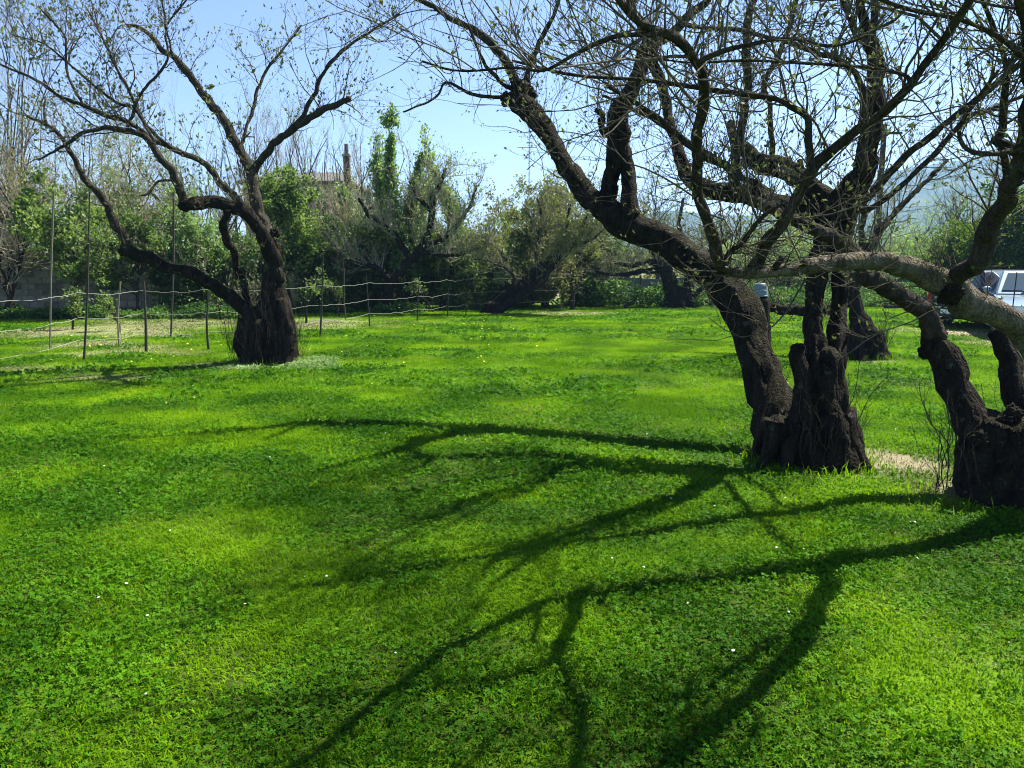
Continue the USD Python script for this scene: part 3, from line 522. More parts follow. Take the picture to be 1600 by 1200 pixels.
# V-shaped tree at the far edge
d = depth(480)
orchard_tree('orchard_tree', 'low forked tree with a V-shaped trunk at the far edge of the lawn', G0(1062, 480),
    [([(1060, 484, 19), (1061, 468, 18), (1062, 455, 18)], d, d)],
    [([(1055, 470, 12), (1048, 445, 11), (1042, 425, 10), (1036, 415, 9), (1015, 408, 5), (985, 415, 3.4), (955, 408, 2)], d, d - .6, BARK), ([(1070, 470, 11), (1076, 445, 9), (1082, 425, 8), (1095, 405, 5), (1120, 385, 3.4), (1145, 365, 2)], d, d - .4, BARK),
     ([(1042, 425, 7), (1025, 395, 5), (1010, 360, 3.5), (1000, 330, 2)], d - .2, d, BARK), ([(1082, 428, 6), (1070, 390, 4.5), (1062, 350, 3.2), (1068, 310, 2)], d, d + .4, BARK), ([(1076, 470, 5), (1095, 452, 4), (1112, 440, 3)], d, d - .5, BARK), ([(1042, 422, 6), (1000, 425, 4), (960, 430, 3), (930, 425, 2)], d, d - 1, BARK)],
    55, stubs=3, shoots=120, sub=4, lshoot=(.6, 1.8), bud=.055, nbud=2500, suckers=0, spurlen=3., r0=.01, tw=TWIG_F)
# leaning tree
d = depth(489)
orchard_tree('orchard_tree', 'small dark tree leaning steeply to the right in front of the round bush', G0(768, 487),
    [([(766, 491, 11), (776, 477, 9.5), (790, 463, 9), (805, 450, 9)], d, d), ([(778, 486, 8), (800, 470, 7), (822, 452, 6)], d - .2, d - .2)],
    [([(800, 453, 9), (825, 437, 8), (842, 420, 7), (860, 405, 6), (872, 388, 4.5), (885, 360, 3.2), (890, 320, 2)], d, d - .3, BARK), ([(815, 458, 6), (845, 440, 6), (860, 420, 5), (885, 395, 4), (905, 370, 2.6), (920, 330, 1.6)], d - .2, d - .3, BARK),
     ([(842, 420, 5), (838, 390, 3.6), (848, 350, 2.6), (840, 310, 1.6)], d, d + .2, BARK_L), ([(860, 405, 4), (890, 385, 3), (925, 375, 2), (950, 350, 1.4)], d, d - .6, BARK_L), ([(805, 450, 4), (800, 425, 3), (770, 410, 2.4), (740, 405, 1.6)], d, d - .5, BARK_L)],
    66, stubs=2, shoots=130, sub=5, lshoot=(.5, 1.6), bud=.075, nbud=4600, suckers=0, spurlen=3., r0=.01, tw=TWIG_F, leafmat=LEAF_O)

# ---------------------------------------------------------------- background trees and shrubs
LEAFY = 1.9
def bg_tree(name, label, cat, x, d, H, Wd, seed, mat, leaf=.07, n=5000, z0=.25, stems=1, up=.1, shape='round', bark=BARK_L, twig=TWIG, twigs=1.0, r=.07, lean=0., leafness=1., group=None, spread=.8):
    """a tree or shrub grown from trunk, limbs, branches and twigs; leaves sit on the twigs. x: photo column"""
    rng = np.random.default_rng(seed); n = int(n * LEAFY); leaf = leaf * 1.45; twigs = twigs * .7; H = H * (1.12 if shape == 'round' else 1.05)
    base = np.array([(x - 800) / FPX * d / 1.0, d, 0.]); t = thing(name, label, cat, base, 0, group)
    o = np.tile(base, (stems, 1)) + rng.normal(size=(stems, 3)) * [.12 * (stems > 1), .12 * (stems > 1), 0]; o[:, 2] = -.1
    d0 = np.tile([lean, 0, 1.], (stems, 1)) + rng.normal(size=(stems, 3)) * (.25 if stems > 1 else .08)
    P, R = grow(rng, o, d0, H * (.82 if shape != 'round' else .62) * rng.uniform(.8, 1.1, stems), r / math.sqrt(stems) * 1.2, 12, .09 if shape != 'round' else .16, .06, .25)
    [obj('trunk' if stems == 1 else 'stem', tubes(P[k:k + 1], R[k:k + 1], 8), bark, t, True, world=True) for k in range(stems)]
    nb = int({'round': 22, 'column': 26, 'whip': 8, 'bush': 26}[shape] * max(1, stems ** .5))
    o, dd, rr = offshoots(rng, P, R, nb, z0, 1., {'round': 1.0, 'column': .3, 'whip': .25, 'bush': 1.1}[shape] * spread / .8, {'round': .25, 'column': 1.2, 'whip': 1.4, 'bush': .1}[shape])
    L = {'round': Wd * .5, 'column': Wd * .7, 'whip': H * .3, 'bush': Wd * .5}[shape]
    P1, R1 = grow(rng, o, dd, L * rng.uniform(.55, 1.15, nb), np.minimum(rr * .75, r * .5), 9, .2, up, .25)
    k = int(nb * 7 * twigs); o, dd, rr = offshoots(rng, P1, R1, k, .1, 1., .9, up * 2)
    P2, R2 = grow(rng, o, dd, L * .45 * rng.uniform(.4, 1.2, k), np.minimum(rr * .8, .017), 7, .22, up, .4)
    k = int(nb * 26 * twigs); o, dd, rr = offshoots(rng, P2, R2, k, .1, 1., .9, up * 2)
    P3, R3 = grow(rng, o, dd, L * .2 * rng.uniform(.4, 1.3, k), np.minimum(rr * .8, .0095), 5, .2, up, .6)
    obj('branches', tubes(P1, R1, 5), bark, t, True, 'stuff', world=True)
    obj('twigs', [tubes(P2, R2, 4), tubes(P3, R3, 3)], twig, t, True, 'stuff', world=True)
    if shape == 'column' and n:
        k = rng.integers(0, stems, n); t_ = rng.uniform(.18, 1, n) ** .9; u = t_ * 10.99; i0 = u.astype(int); fr = (u - i0)[:, None]
        c = P[k, i0] * (1 - fr) + P[k, i0 + 1] * fr; wv = Wd * .34 * np.clip(1.08 - t_, .08, 1) ** .6 * (.5 + 1.0 * meshkit.fbm(c * [1, 1, 2.2] + k[:, None] * 7, 3, seed))
        c = c + nrm(rng.normal(size=(n, 3)) * [1, 1, .35]) * (wv * rng.uniform(.1, 1, n) ** .6)[:, None]; c[:, 2] += wv * .5
        obj('crown', leaves(rng, c, rng.normal(size=(n, 3)) * .7 + [0, 0, .7], leaf, .5), mat, t, False, 'stuff', world=True); n = n // 3
    if shape == 'bush' and n:
        nl = 16; a = rng.uniform(0, 6.28, nl); zc = rng.uniform(.12, .86, nl); rr = Wd * .36 * np.sqrt(np.clip(1 - (2 * zc - .85) ** 2, .12, 1)) * rng.uniform(.3, 1.05, nl)
        C = base + np.stack([rr * np.cos(a), rr * np.sin(a), zc * H], 1); k = rng.integers(0, nl, n); nn = nrm(rng.normal(size=(n, 3))); rad = Wd * rng.uniform(.15, .3, nl)[k]
        q_ = C[k] + nn * (rad * rng.uniform(.45, 1.0, n) ** .5 * (.55 + .9 * meshkit.fbm(C[k] + nn * 1.7, 3, seed)))[:, None] * [1, 1, 1.05]
        q_[:, 2] = np.abs(q_[:, 2] - .05) + .05
        obj('crown', leaves(rng, q_, nn + .8 * rng.normal(size=(n, 3)), leaf, .6), mat, t, False, 'stuff', world=True); n = n // 2
    if n:
        S = np.concatenate([P3.reshape(-1, 3), P2[:, 2:].reshape(-1, 3)]); D = np.concatenate([np.gradient(P3, axis=1).reshape(-1, 3), np.gradient(P2, axis=1)[:, 2:].reshape(-1, 3)])
        c = meshkit.fbm(S * 1.3, 3, seed); p = np.clip(c - .36, .0, 1) ** 1.2 + .01; i = rng.choice(len(S), n, p=p / p.sum())
        obj('leaves', leaves(rng, S[i] + rng.normal(size=(n, 3)) * leaf * .6, nrm(D[i]) + .9 * rng.normal(size=(n, 3)) + [0, 0, -.1], leaf, .55), mat, t, False, 'stuff', world=True)
    return t
def top(y, d): return EYE + (412 - y) / FPX * d
def bgt(name, label, cat, x, d, ytop, wpx, seed, mat, **k): return bg_tree(name, label, cat, x, d, top(ytop, d), wpx / FPX * d, seed, mat, **k)

bgt('leafy_tree', 'young tree with bright green leaves in front of the block wall at far left', 'tree', 118, 22.5, 338, 190, 1, LEAF_B, leaf=.085, n=5200, r=.05, z0=.35)
bgt('leafy_tree', 'young light green tree just left of the left gnarled tree, behind the fence', 'tree', 215, 24, 305, 150, 2, LEAF_B, leaf=.085, n=4200, r=.05, z0=.3)
bgt('leafy_tree', 'bright green young tree right of the left gnarled trunk, below the grey roof', 'tree', 458, 25.5, 258, 150, 3, LEAF_B, leaf=.085, n=6200, r=.05, z0=.3)
bgt('leafy_tree', 'slim leafy young tree behind the left gnarled tree, seen above its low limb', 'tree', 318, 26, 330, 170, 4, LEAF_P, leaf=.075, n=3600, r=.06, z0=.25)
bgt('bare_tree', 'dense twiggy bare tree filling the left edge above the block wall', 'tree', 10, 24.5, 165, 360, 5, LEAF_O, leaf=.055, n=7000, twigs=3.6, r=.12, z0=.12, stems=3, twig=TWIG_F)
bgt('bare_tree', 'bare branching tree between the left edge and the left gnarled tree', 'tree', 140, 28, 200, 300, 6, LEAF_P, leaf=.06, n=3600, twigs=2.8, r=.12, z0=.15, stems=2, twig=TWIG_F)
bgt('bare_tree', 'brownish bare tree behind the left gnarled tree, over the shadowed wall', 'tree', 275, 29, 265, 230, 7, LEAF_O, leaf=.06, n=3600, twigs=2.4, r=.1, z0=.2, twig=TWIG_F)
bgt('bare_tree', 'brownish twiggy tree in front of the grey house', 'tree', 535, 27, 292, 190, 8, LEAF_O, leaf=.05, n=2200, twigs=2.6, r=.09, z0=.2, twig=TWIG_F)
bgt('bare_tree', 'dense bare tree crown in front of the left part of the grey house', 'tree', 418, 32, 275, 150, 12, LEAF_O, leaf=.05, n=2500, twigs=3., r=.1, z0=.15, twig=TWIG_F)
bgt('bare_tree', 'dense bare tree crown in front of the right part of the grey house', 'tree', 505, 33, 278, 150, 13, LEAF_O, leaf=.05, n=2500, twigs=3., r=.1, z0=.15, twig=TWIG_F)
for k, (x, d, yt, wx, sd, lab) in enumerate([(15, 34, 0, 70, 20, 'tall upright whip-thin tree at the far left edge of the sky'), (55, 35, 60, 80, 21, 'upright thin-shooted tree second from the left edge'),
        (330, 36, 175, 80, 22, 'thin upright bare shoots just left of the left gnarled tree top'), (410, 37, 160, 90, 23, 'thin upright bare shoots over the left end of the grey roof'),
        (470, 38, 172, 90, 24, 'thin upright bare shoots over the middle of the grey roof'), (525, 37, 178, 80, 25, 'thin upright bare shoots over the right end of the grey roof'), (572, 36, 200, 80, 26, 'thin upright shoots just right of the brown chimney')]):
    bgt('whip_tree', lab, 'tree', x, d, yt, wx, sd, LEAF_P, leaf=.05, n=700, shape='whip', stems=14, r=.17, twigs=1.3, spread=.7, up=.25, z0=.15, twig=TWIG_F)
bgt('columnar_tree', 'narrow pale green tree with two pointed tops, left of the gap of open sky', 'tree', 632, 27, 192, 58, 30, LEAF_P, leaf=.085, n=5200, shape='column', stems=3, r=.08, up=.25, z0=.15, twigs=1.1)
bgt('columnar_tree', 'narrow pale leafy tree beside the two-pointed one, a little shorter', 'tree', 597, 27.5, 212, 52, 31, LEAF_P, leaf=.085, n=3800, shape='column', stems=2, r=.08, up=.25, z0=.15)
bgt('columnar_tree', 'slender spire-like leafy tree at the left side of the sky gap', 'tree', 745, 27.5, 222, 52, 32, LEAF_P, leaf=.085, n=3600, shape='column', stems=2, r=.07, up=.25, z0=.15)
bgt('bare_tree', 'pale bare tree with spreading crown between the narrow leafy trees', 'tree', 690, 27.5, 272, 170, 33, LEAF_P, leaf=.05, n=1600, twigs=2.2, r=.1, z0=.2, twig=TWIG_F)
d = 26.0
orchard_tree('orchard_tree', 'dark-limbed bare tree in the middle of the hedge behind the fence', at(606, 482, 26) * [1, 1, 0],
    [([(606, 489, 10), (607, 465, 9), (610, 445, 8), (618, 432, 7.5)], d, d)],
    [([(616, 436, 7), (637, 410, 6.5), (655, 392, 6), (671, 360, 5.5), (676, 335, 5), (676, 308, 4.4), (688, 288, 3.4), (697, 262, 2)], d, d - .4, BARK), ([(640, 404, 5), (622, 375, 4.4), (600, 352, 4), (575, 335, 3), (560, 310, 2)], d - .1, d - .7, BARK),
     ([(660, 385, 5), (690, 375, 4), (715, 350, 3.2), (735, 320, 2.4), (745, 290, 1.5)], d - .2, d - .6, BARK), ([(612, 442, 5), (590, 420, 4), (560, 410, 3), (530, 385, 2)], d, d - .4, BARK), ([(674, 330, 4), (655, 310, 3), (640, 285, 2)], d - .3, d - .3, BARK), ([(655, 392, 4), (700, 400, 3), (740, 390, 2.2), (770, 370, 1.5)], d - .2, d - .9, BARK)],
    77, shoots=260, sub=5, lshoot=(.5, 1.6), bud=.07, nbud=2600, r0=.012, tw=TWIG_F, leafmat=LEAF_P)
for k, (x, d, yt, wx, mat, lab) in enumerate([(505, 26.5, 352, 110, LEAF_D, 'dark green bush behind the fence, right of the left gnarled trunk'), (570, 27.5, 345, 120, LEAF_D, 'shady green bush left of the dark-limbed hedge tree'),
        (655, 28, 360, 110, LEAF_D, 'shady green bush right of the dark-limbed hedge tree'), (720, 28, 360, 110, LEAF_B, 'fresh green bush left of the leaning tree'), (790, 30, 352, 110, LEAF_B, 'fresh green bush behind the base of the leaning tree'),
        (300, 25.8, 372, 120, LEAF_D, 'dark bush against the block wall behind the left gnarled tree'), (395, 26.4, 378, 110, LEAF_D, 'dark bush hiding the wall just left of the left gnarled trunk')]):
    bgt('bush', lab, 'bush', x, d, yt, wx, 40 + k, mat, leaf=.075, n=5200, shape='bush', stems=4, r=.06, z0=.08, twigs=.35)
bgt('round_bush', 'tall round bush with sunlit olive top below the antennas', 'bush', 855, 28.5, 272, 112, 50, LEAF_O, leaf=.07, n=9000, shape='bush', stems=5, r=.1, z0=.1, twigs=.6, up=.02)
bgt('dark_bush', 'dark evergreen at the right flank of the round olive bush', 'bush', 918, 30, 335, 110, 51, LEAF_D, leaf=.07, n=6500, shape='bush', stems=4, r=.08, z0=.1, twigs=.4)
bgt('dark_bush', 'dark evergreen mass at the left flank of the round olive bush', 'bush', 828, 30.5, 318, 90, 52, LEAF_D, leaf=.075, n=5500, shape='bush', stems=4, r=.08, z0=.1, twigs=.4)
bgt('young_tree', 'slim bare young tree standing at the right of the leaning tree', 'tree', 893, 27.2, 345, 70, 53, LEAF_O, leaf=.06, n=500, r=.07, z0=.3)
for k, (x, d, yt, wx, lab) in enumerate([(1020, 40, 262, 120, 'faint bare tree beyond the far wall, seen between the two middle trees'), (985, 44, 330, 110, 'small faint bare tree right of the dark evergreen, beyond the wall'), (1110, 42, 330, 150, 'bare scrubby tree behind the leaning stem of the large dark tree'),
        (1215, 40, 320, 160, 'grey bare scrub tree behind the tall gnarled trunk'), (1290, 42, 300, 130, 'bare tree behind the tall gnarled trunk, against the hills'), (1398, 44, 290, 120, 'bare tree against the blue hills, left of the parked cars'), (1462, 46, 262, 130, 'taller bare tree against the blue hills above the parked cars'), (1545, 50, 300, 120, 'bare tree at the right edge against the blue hills')]):
    bgt('bare_tree', lab, 'tree', x, d, yt, wx, 60 + k, LEAF_P, leaf=.06, n=600, r=.1, z0=.2, twigs=1.1, twig=TWIG)
for k, (x, d, yt, wx, mat, lab) in enumerate([(1150, 36, 385, 150, LEAF_P, 'grey-green scrub beside the leaning stem at the far edge'), (1235, 35, 378, 130, LEAF_P, 'grey-green scrub behind the tall gnarled trunk'), (1330, 36, 375, 140, LEAF_P, 'grey-green scrub right of the tall gnarled trunk'), (1415, 37, 368, 130, LEAF_P, 'pale scrub left of the dark car')]):
    bgt('scrub', lab, 'bush', x, d, yt, wx, 80 + k, mat, leaf=.08, n=2300, shape='bush', stems=5, r=.05, z0=.1, twig=TWIG_F, twigs=1.2)
for k, (x, d, yt, wx, lab) in enumerate([(1500, 30, 352, 120, 'bright yellow-green hedge bush behind the dark car'), (1568, 28, 322, 140, 'bright yellow-green hedge bush behind the pale car'), (1640, 27, 300, 140, 'bright yellow-green hedge bush cut by the right edge')]):
    bgt('hedge_bush', lab, 'bush', x, d, yt, wx, 90 + k, LEAF_H, leaf=.08, n=8000, shape='bush', stems=6, r=.07, z0=.06, twigs=1.1)

# ground weeds beyond the lawn, and by the wall
def weeds(seed, n, x0, x1, d0, d1, h, s, fn=None):
    rng = np.random.default_rng(seed); y = rng.uniform(d0, d1, n); x = (rng.uniform(x0, x1, n) - 800) / FPX * y
    p = meshkit.fbm(np.stack([x, y, 0 * x], 1) * .8, 3, seed); k = p > .42; x, y, p = x[k], y[k], p[k]; m = 9
    o = np.repeat(np.stack([x, y, 0 * x], 1), m, 0); H = np.repeat(h * np.clip((p - .3) * 3.2, .2, 1.3), m)
    o[:, 2] = rng.uniform(.05, 1, len(o)) * H; o[:, :2] += rng.normal(size=(len(o), 2)) * .07
    return leaves(rng, o, rng.normal(size=(len(o), 3)) * [1, 1, .5] + [0, 0, .35], s, .6)
tag(obj('weeds', weeds(1, 3600, 880, 1180, 28.6, 34, .75, .13), WEED, kind='stuff'), 'tall bright green leafy weeds at the far edge of the lawn', 'weeds')
tag(obj('weeds', weeds(2, 3000, 1180, 1450, 28.6, 35, .6, .12), WEED, kind='stuff'), 'bright green leafy weeds at the far edge, right of the tall gnarled trunk', 'weeds')
tag(obj('weeds', weeds(3, 3200, -60, 420, 22.5, 25.2, .3, .1), WEED, kind='stuff'), 'low green weeds along the foot of the block wall', 'weeds')
tag(obj('weeds', weeds(4, 1800, 420, 660, 25.3, 27.8, .25, .1), WEED, kind='stuff'), 'low green weeds under the hedge behind the fence', 'weeds')
tag(obj('ground_herbs', weeds(6, 900, 340, 520, 11.6, 12.9, .08, .035), LEAF_P, kind='stuff'), 'low grey-green herbs around the foot of the left gnarled tree', 'weeds')

# far belt of trees that closes the plain
def belt(seed, n, x0, x1, d0, d1, h, s):
    rng = np.random.default_rng(seed); y = rng.uniform(d0, d1, n); x = (rng.uniform(x0, x1, n) - 800) / FPX * y
    H = h * (.25 + 1.3 * meshkit.fbm(np.stack([x / 3.5, y / 6, 0 * x], 1), 4, seed)); z = H * rng.uniform(0, 1, n) ** .8
    return leaves(rng, np.stack([x, y, z], 1), rng.normal(size=(n, 3)) + [0, 0, .4], s, .7)
tag(obj('distant_trees', belt(7, 26000, -150, 1800, 62, 80, 3.2, .45), LEAF_O, kind='stuff'), 'distant belt of olive green trees closing the plain behind the gardens', 'trees')
# ---------------------------------------------------------------- block wall
BLK = [plain('block_grey_one', (.2, .175, .14), .95, vary=.3, scale=9), plain('block_grey_two', (.25, .22, .18), .95, vary=.3, scale=8), plain('block_grey_three', (.15, .13, .105), .95, vary=.35, scale=7)]
MORTAR = plain('mortar', (.2, .19, .17), 1., vary=.3, scale=15)
rW = np.random.default_rng(3)
a, b = np.array([-19.6, 26.0]), np.array([1.4, 32.0])
u = (b - a) / np.linalg.norm(b - a); ang = math.atan2(u[1], u[0]); LW = np.linalg.norm(b - a)
wall = thing('block_wall', 'grey concrete block wall behind the fence at the left', 'wall', (a[0], a[1], 0), ang)
obj('mortar', box(LW / 2, .02, .93, LW, .15, 1.9), MORTAR, wall)
obj('foundation', box(LW / 2, .0, .02, LW + .1, .28, .16), MORTAR, wall)
count, rest = 0, []
for c in range(9):
    x = -.22 if c % 2 else 0
    while x < LW - .3:
        w = .44; X0 = max(x, 0.0); X1 = min(x + w, LW)
        if X1 - X0 > .08:
            bl = trimesh.creation.box((X1 - X0 - .018, .19 + rW.uniform(0, .02), .192)); bl.apply_translation(((X0 + X1) / 2, -.005 + rW.uniform(-.006, .004), .1 + c * .21 + .1))
            if X0 < 14.3 and count < 295: obj('block', bl, BLK[rW.integers(3)], wall); count += 1
            else: rest.append(bl)
        x += w
obj('far_blocks', rest, BLK[0], wall, kind='stuff')
# ---------------------------------------------------------------- houses behind
PLASTER = plain('grey_plaster', (.25, .24, .22), .95, vary=.12, scale=1.5); ROOF = plain('grey_roof_sheet', (.085, .08, .075), .8, vary=.2, scale=3); BRICKR = plain('red_brick', (.09, .05, .04), .9, vary=.3, scale=12)
DARKGL = plain('dark_glass', (.02, .025, .03), .12, vary=.1, spec=.6); FRAME = plain('white_frame', (.6, .6, .57), .6, vary=.06); BLUEROOF = plain('blue_grey_roof', (.09, .13, .16), .6, vary=.12)
d = 42.; hx0, hx1 = (392 - 800) / FPX * d, (548 - 800) / FPX * d; zt = top(292, d)
h = thing('grey_house', 'grey plastered house with a low roof behind the trees, left of centre', 'house', ((hx0 + hx1) / 2, d + 4, 0)); wd = hx1 - hx0
obj('wall', box(0, 0, zt / 2, wd, 8, zt), PLASTER, h)
rv = [(-wd / 2 - .3, -4.3, 0), (wd / 2 + .3, -4.3, 0), (wd / 2 + .3, 4.3, 0), (-wd / 2 - .3, 4.3, 0), (-wd / 2 + .9, 0, .9), (wd / 2 - .9, 0, .9)]
obj('roof', trimesh.convex.convex_hull(np.array([(x, y, z + zt + .01 + k) for x, y, z in rv for k in (0, .12)])), ROOF, h)
for wx, wz in ((-1.4, 4.3), (1.5, 4.3), (-1.4, 1.6), (1.5, 1.6)):
    f = obj('window', [box(wx - .5, -4.02, wz, .08, .1, 1.3), box(wx + .5, -4.02, wz, .08, .1, 1.3), box(wx, -4.02, wz + .69, 1.08, .1, .08), box(wx, -4.02, wz - .69, 1.08, .1, .08)], FRAME, h)
    obj('pane', box(wx, -4.005, wz, .92, .02, 1.3), DARKGL, f)
d = 39.; cx = (550 - 800) / FPX * d; zc = top(252, d)
c = thing('brown_chimney', 'tall thin brown brick chimney right of the grey house', 'chimney', (cx, d, 0))
obj('shaft', box(0, 0, zc / 2, .3, .3, zc), BRICKR, c); obj('cap', box(0, 0, zc + .06, .38, .38, .1), MORTAR, c); obj('pipe', trimesh.creation.cylinder(.1, .5, transform=trimesh.transformations.translation_matrix((0, 0, zc + .34))), ROOF, c)
d = 31.; s = thing('brick_shed', 'small red brick outbuilding behind the left gnarled tree', 'shed', ((470 - 800) / FPX * d, d + 1.5, 0))
obj('wall', box(0, 0, 1.15, 2.0, 2.4, 2.3), BRICKR, s); obj('roof', box(0, 0, 2.36, 2.4, 2.8, .1), ROOF, s); obj('door', box(.2, -1.21, .95, .8, .05, 1.9), DARKGL, s)
d = 31.; s = thing('blue_roof_shed', 'low shed with a blue-grey roof at the far left behind the wall', 'shed', ((-30 - 800) / FPX * d, d + 1.6, 0))
obj('wall', box(0, 0, 1.05, 3.6, 2.6, 2.1), PLASTER, s)
obj('roof', trimesh.convex.convex_hull(np.array([(x, y, z) for x in (-2, 2) for y, z in ((-1.6, 2.0), (1.6, 2.9), (-1.6, 2.1), (1.6, 3.0))])), BLUEROOF, s)
# antennas
GALV = plain('galvanised_steel', (.35, .36, .37), .45, .6, .1)
def rod(p, q, r, s=6): return tubes(np.array([[p, (np.array(p) + q) / 2, q]], float), np.full((1, 3), r), s)
d = 55.; zt = top(210, d)
an = thing('antenna_mast', 'thin antenna mast with a crossbar rising over the round bush', 'antenna', ((826 - 800) / FPX * d, d, 0))
obj('mast', [rod((0, 0, 0), (0, 0, zt), .035)] + [rod((-.1, 0, z), (.1, 0, z + .2), .02, 3) for z in np.arange(6, zt - .6, .4)], GALV, an)
obj('crossbar', [rod((-.8, 0, zt - 1.3), (.5, 0, zt - 1.3), .03)], GALV, an)
t_ = np.linspace(0, 1, 14)
la = thing('curved_lamp_pole', 'thin pole with a curved top beside the antenna mast', 'pole', ((849 - 800) / FPX * d, d, 0)); zl = top(255, d)
obj('pole', tubes(np.stack([-.0 - .9 * sm(t_, .72, 1) ** 2, 0 * t_, zl * np.minimum(t_, .9) / .9 + 1.1 * np.sin(np.clip((t_ - .8) / .2, 0, 1) * 1.57)], 1)[None], np.full((1, 14), .035), 6), GALV, la)
obj('lamp_head', box(-1.05, 0, zl + 1.06, .36, .14, .08), GALV, la)
d = 36.; up_ = thing('utility_pole', 'straight grey wooden pole behind the tall gnarled trunk', 'pole', ((1360 - 800) / FPX * d, d, 0)); zz = top(205, d)
obj('pole', tubes(np.array([[(0, 0, 0), (0.02, 0, zz / 2), (0, 0, zz)]]), np.array([[.15, .13, .11]]), 10), BARK_L, up_, True); obj('crossarm', box(0, -.12, zz - .4, 1.5, .09, .1), BARK_L, up_)
obj('insulators', [trimesh.creation.cylinder(.04, .14, transform=trimesh.transformations.translation_matrix((k, -.12, zz - .27))) for k in (-.6, -.2, .2, .6)], FRAME, up_)
# far low wall, panel, mound
FENCE = plain('dark_sheet_fence', (.055, .06, .065), .8, vary=.25, scale=2.5); SAND = plain('pale_sand', (.46, .4, .34), 1., vary=.2, scale=12); PANEL = plain('weathered_panel', (.3, .29, .27), .9, vary=.25, scale=4)
fd = 36.; fx0, fx1 = (905 - 800) / FPX * fd, (1470 - 800) / FPX * fd
lf = thing('low_dark_fence', 'low dark sheet fence running behind the weeds at the far edge', 'fence', (fx0, fd, 0))
n = 12; w_ = (fx1 - fx0) / n
for k in range(n):
    obj('panel', box(w_ * (k + .5), 0, .5, w_ - .04, .04, .86 + .06 * math.sin(k * 2.3)), FENCE, lf); obj('post', box(w_ * k, .05, .52, .07, .07, 1.1), BARK_L, lf)
d = 34.; p = thing('leaning_panels', 'two pale grey boards leaning by the low wall, left of the V-shaped tree', 'panel', ((933 - 800) / FPX * d, d, 0))
for k, (x, w2, m_) in enumerate(((-.33, .62, PANEL), (.33, .56, PLASTER))):
    bx = trimesh.creation.box((w2, .05, 1.1)); bx.apply_transform(trimesh.transformations.rotation_matrix(-.15, [1, 0, 0])); bx.apply_translation((x, .05, .53)); obj('board', bx, m_, p)
g = np.random.default_rng(2); s = trimesh.creation.icosphere(4); v = s.vertices * [.85, .6, .62]; v *= (1 + .35 * (meshkit.fbm(s.vertices * 2.2, 4, 5) - .5))[:, None]
tag(obj('sand_mound', (v + [(935 - 800) / FPX * 33, 33, .15], s.faces), SAND, smooth=True), 'pale heap of sand in front of the leaning boards', 'mound')
# log, fallen branches, bucket
d = 27.8
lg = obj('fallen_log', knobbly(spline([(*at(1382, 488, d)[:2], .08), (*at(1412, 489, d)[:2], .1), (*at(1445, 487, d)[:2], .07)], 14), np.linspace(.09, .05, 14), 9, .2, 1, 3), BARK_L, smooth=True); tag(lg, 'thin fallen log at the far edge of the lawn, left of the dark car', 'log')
lg = obj('fallen_branch', knobbly(spline([(*at(975, 478, 28)[:2], .05), (*at(992, 477, 28)[:2], .3), (*at(997, 470, 28)[:2], .62)], 14), np.linspace(.06, .02, 14), 8, .2, 1, 4), BARK_L, smooth=True); tag(lg, 'short crooked branch stuck in the weeds left of the V-shaped tree', 'branch')
lg = obj('fallen_branch', knobbly(spline([(*at(1388, 486, 28)[:2], .02), (*at(1394, 478, 28)[:2], .5), (*at(1398, 462, 28)[:2], 1.0)], 14), np.linspace(.05, .02, 14), 8, .2, 1, 5), BARK_L, smooth=True); tag(lg, 'thin bare stick standing at the lawn edge left of the dark car', 'branch')
BUCK = plain('pale_blue_plastic', (.12, .165, .18), .45, vary=.1)
bp = at(1188, 455, 13.6)
st = thing('cut_stump', 'dark upright stump with a pale tub on it, seen left of the tall gnarled trunk', 'stump', (bp[0], bp[1], 0))
zs = bp[2] - .13
obj('stem', knobbly(spline([(0, 0, -.05), (.02, 0, zs * .5), (0, 0, zs)], 20), np.linspace(.2, .16, 20), 12, .25, 1, 6, .1), BARK, st, True)
bk = thing('upturned_tub', 'pale blue-grey plastic tub upside down on the dark stump', 'tub', (bp[0], bp[1], zs + .04))
prof = np.array([(.0, .235), (.07, .23), (.1, .21), (.12, .17), (.13, .02), (.142, .015), (.142, 0), (.13, 0)])
obj('body', trimesh.creation.revolve(prof, sections=24), BUCK, bk, 40); obj('handle', tubes(np.stack([.142 * np.cos(np.linspace(3.3, 6.1, 12)), .142 * np.sin(np.linspace(3.3, 6.1, 12)) - .01, .015 + .1 * np.sin(np.linspace(0, 3.14, 12))], 1)[None], np.full((1, 12), .004), 5), GALV, bk)

# ---------------------------------------------------------------- wire fence
ROPE = plain('pale_cord', (.22, .22, .17), .8, vary=.15, scale=30); IRON = plain('dark_iron', (.03, .03, .028), .6, .3, .3); STAKE = plain('wooden_stake', (.035, .03, .022), .9, vary=.3, scale=20); CANE = plain('pale_cane', (.13, .115, .075), .8, vary=.2, scale=20)
posts = [(-60, 610, 400, 3.0, IRON, 0), (130, 563, 300, 3.4, STAKE, 10), (228, 549, 440, 4.4, STAKE, -3), (326, 546, 455, 3.6, IRON, 0), (500, 526, 398, 3.0, IRON, 5), (578, 511, 430, 2.2, IRON, -6), (652, 502, 440, 2.0, IRON, 3), (699, 496, 450, 1.8, IRON, 2), (728, 492, 455, 1.6, IRON, 0)]
pts = []
for x, y, yt, r, m, l in posts:
    d = depth(y); pts.append(at(x, y, d) * [1, 1, 0])
pts[3] = pts[3] * [1, 1, 0]
fen = thing('wire_fence', 'sagging three-strand cord fence on thin stakes across the left lawn', 'fence', pts[1])
rF = np.random.default_rng(9)
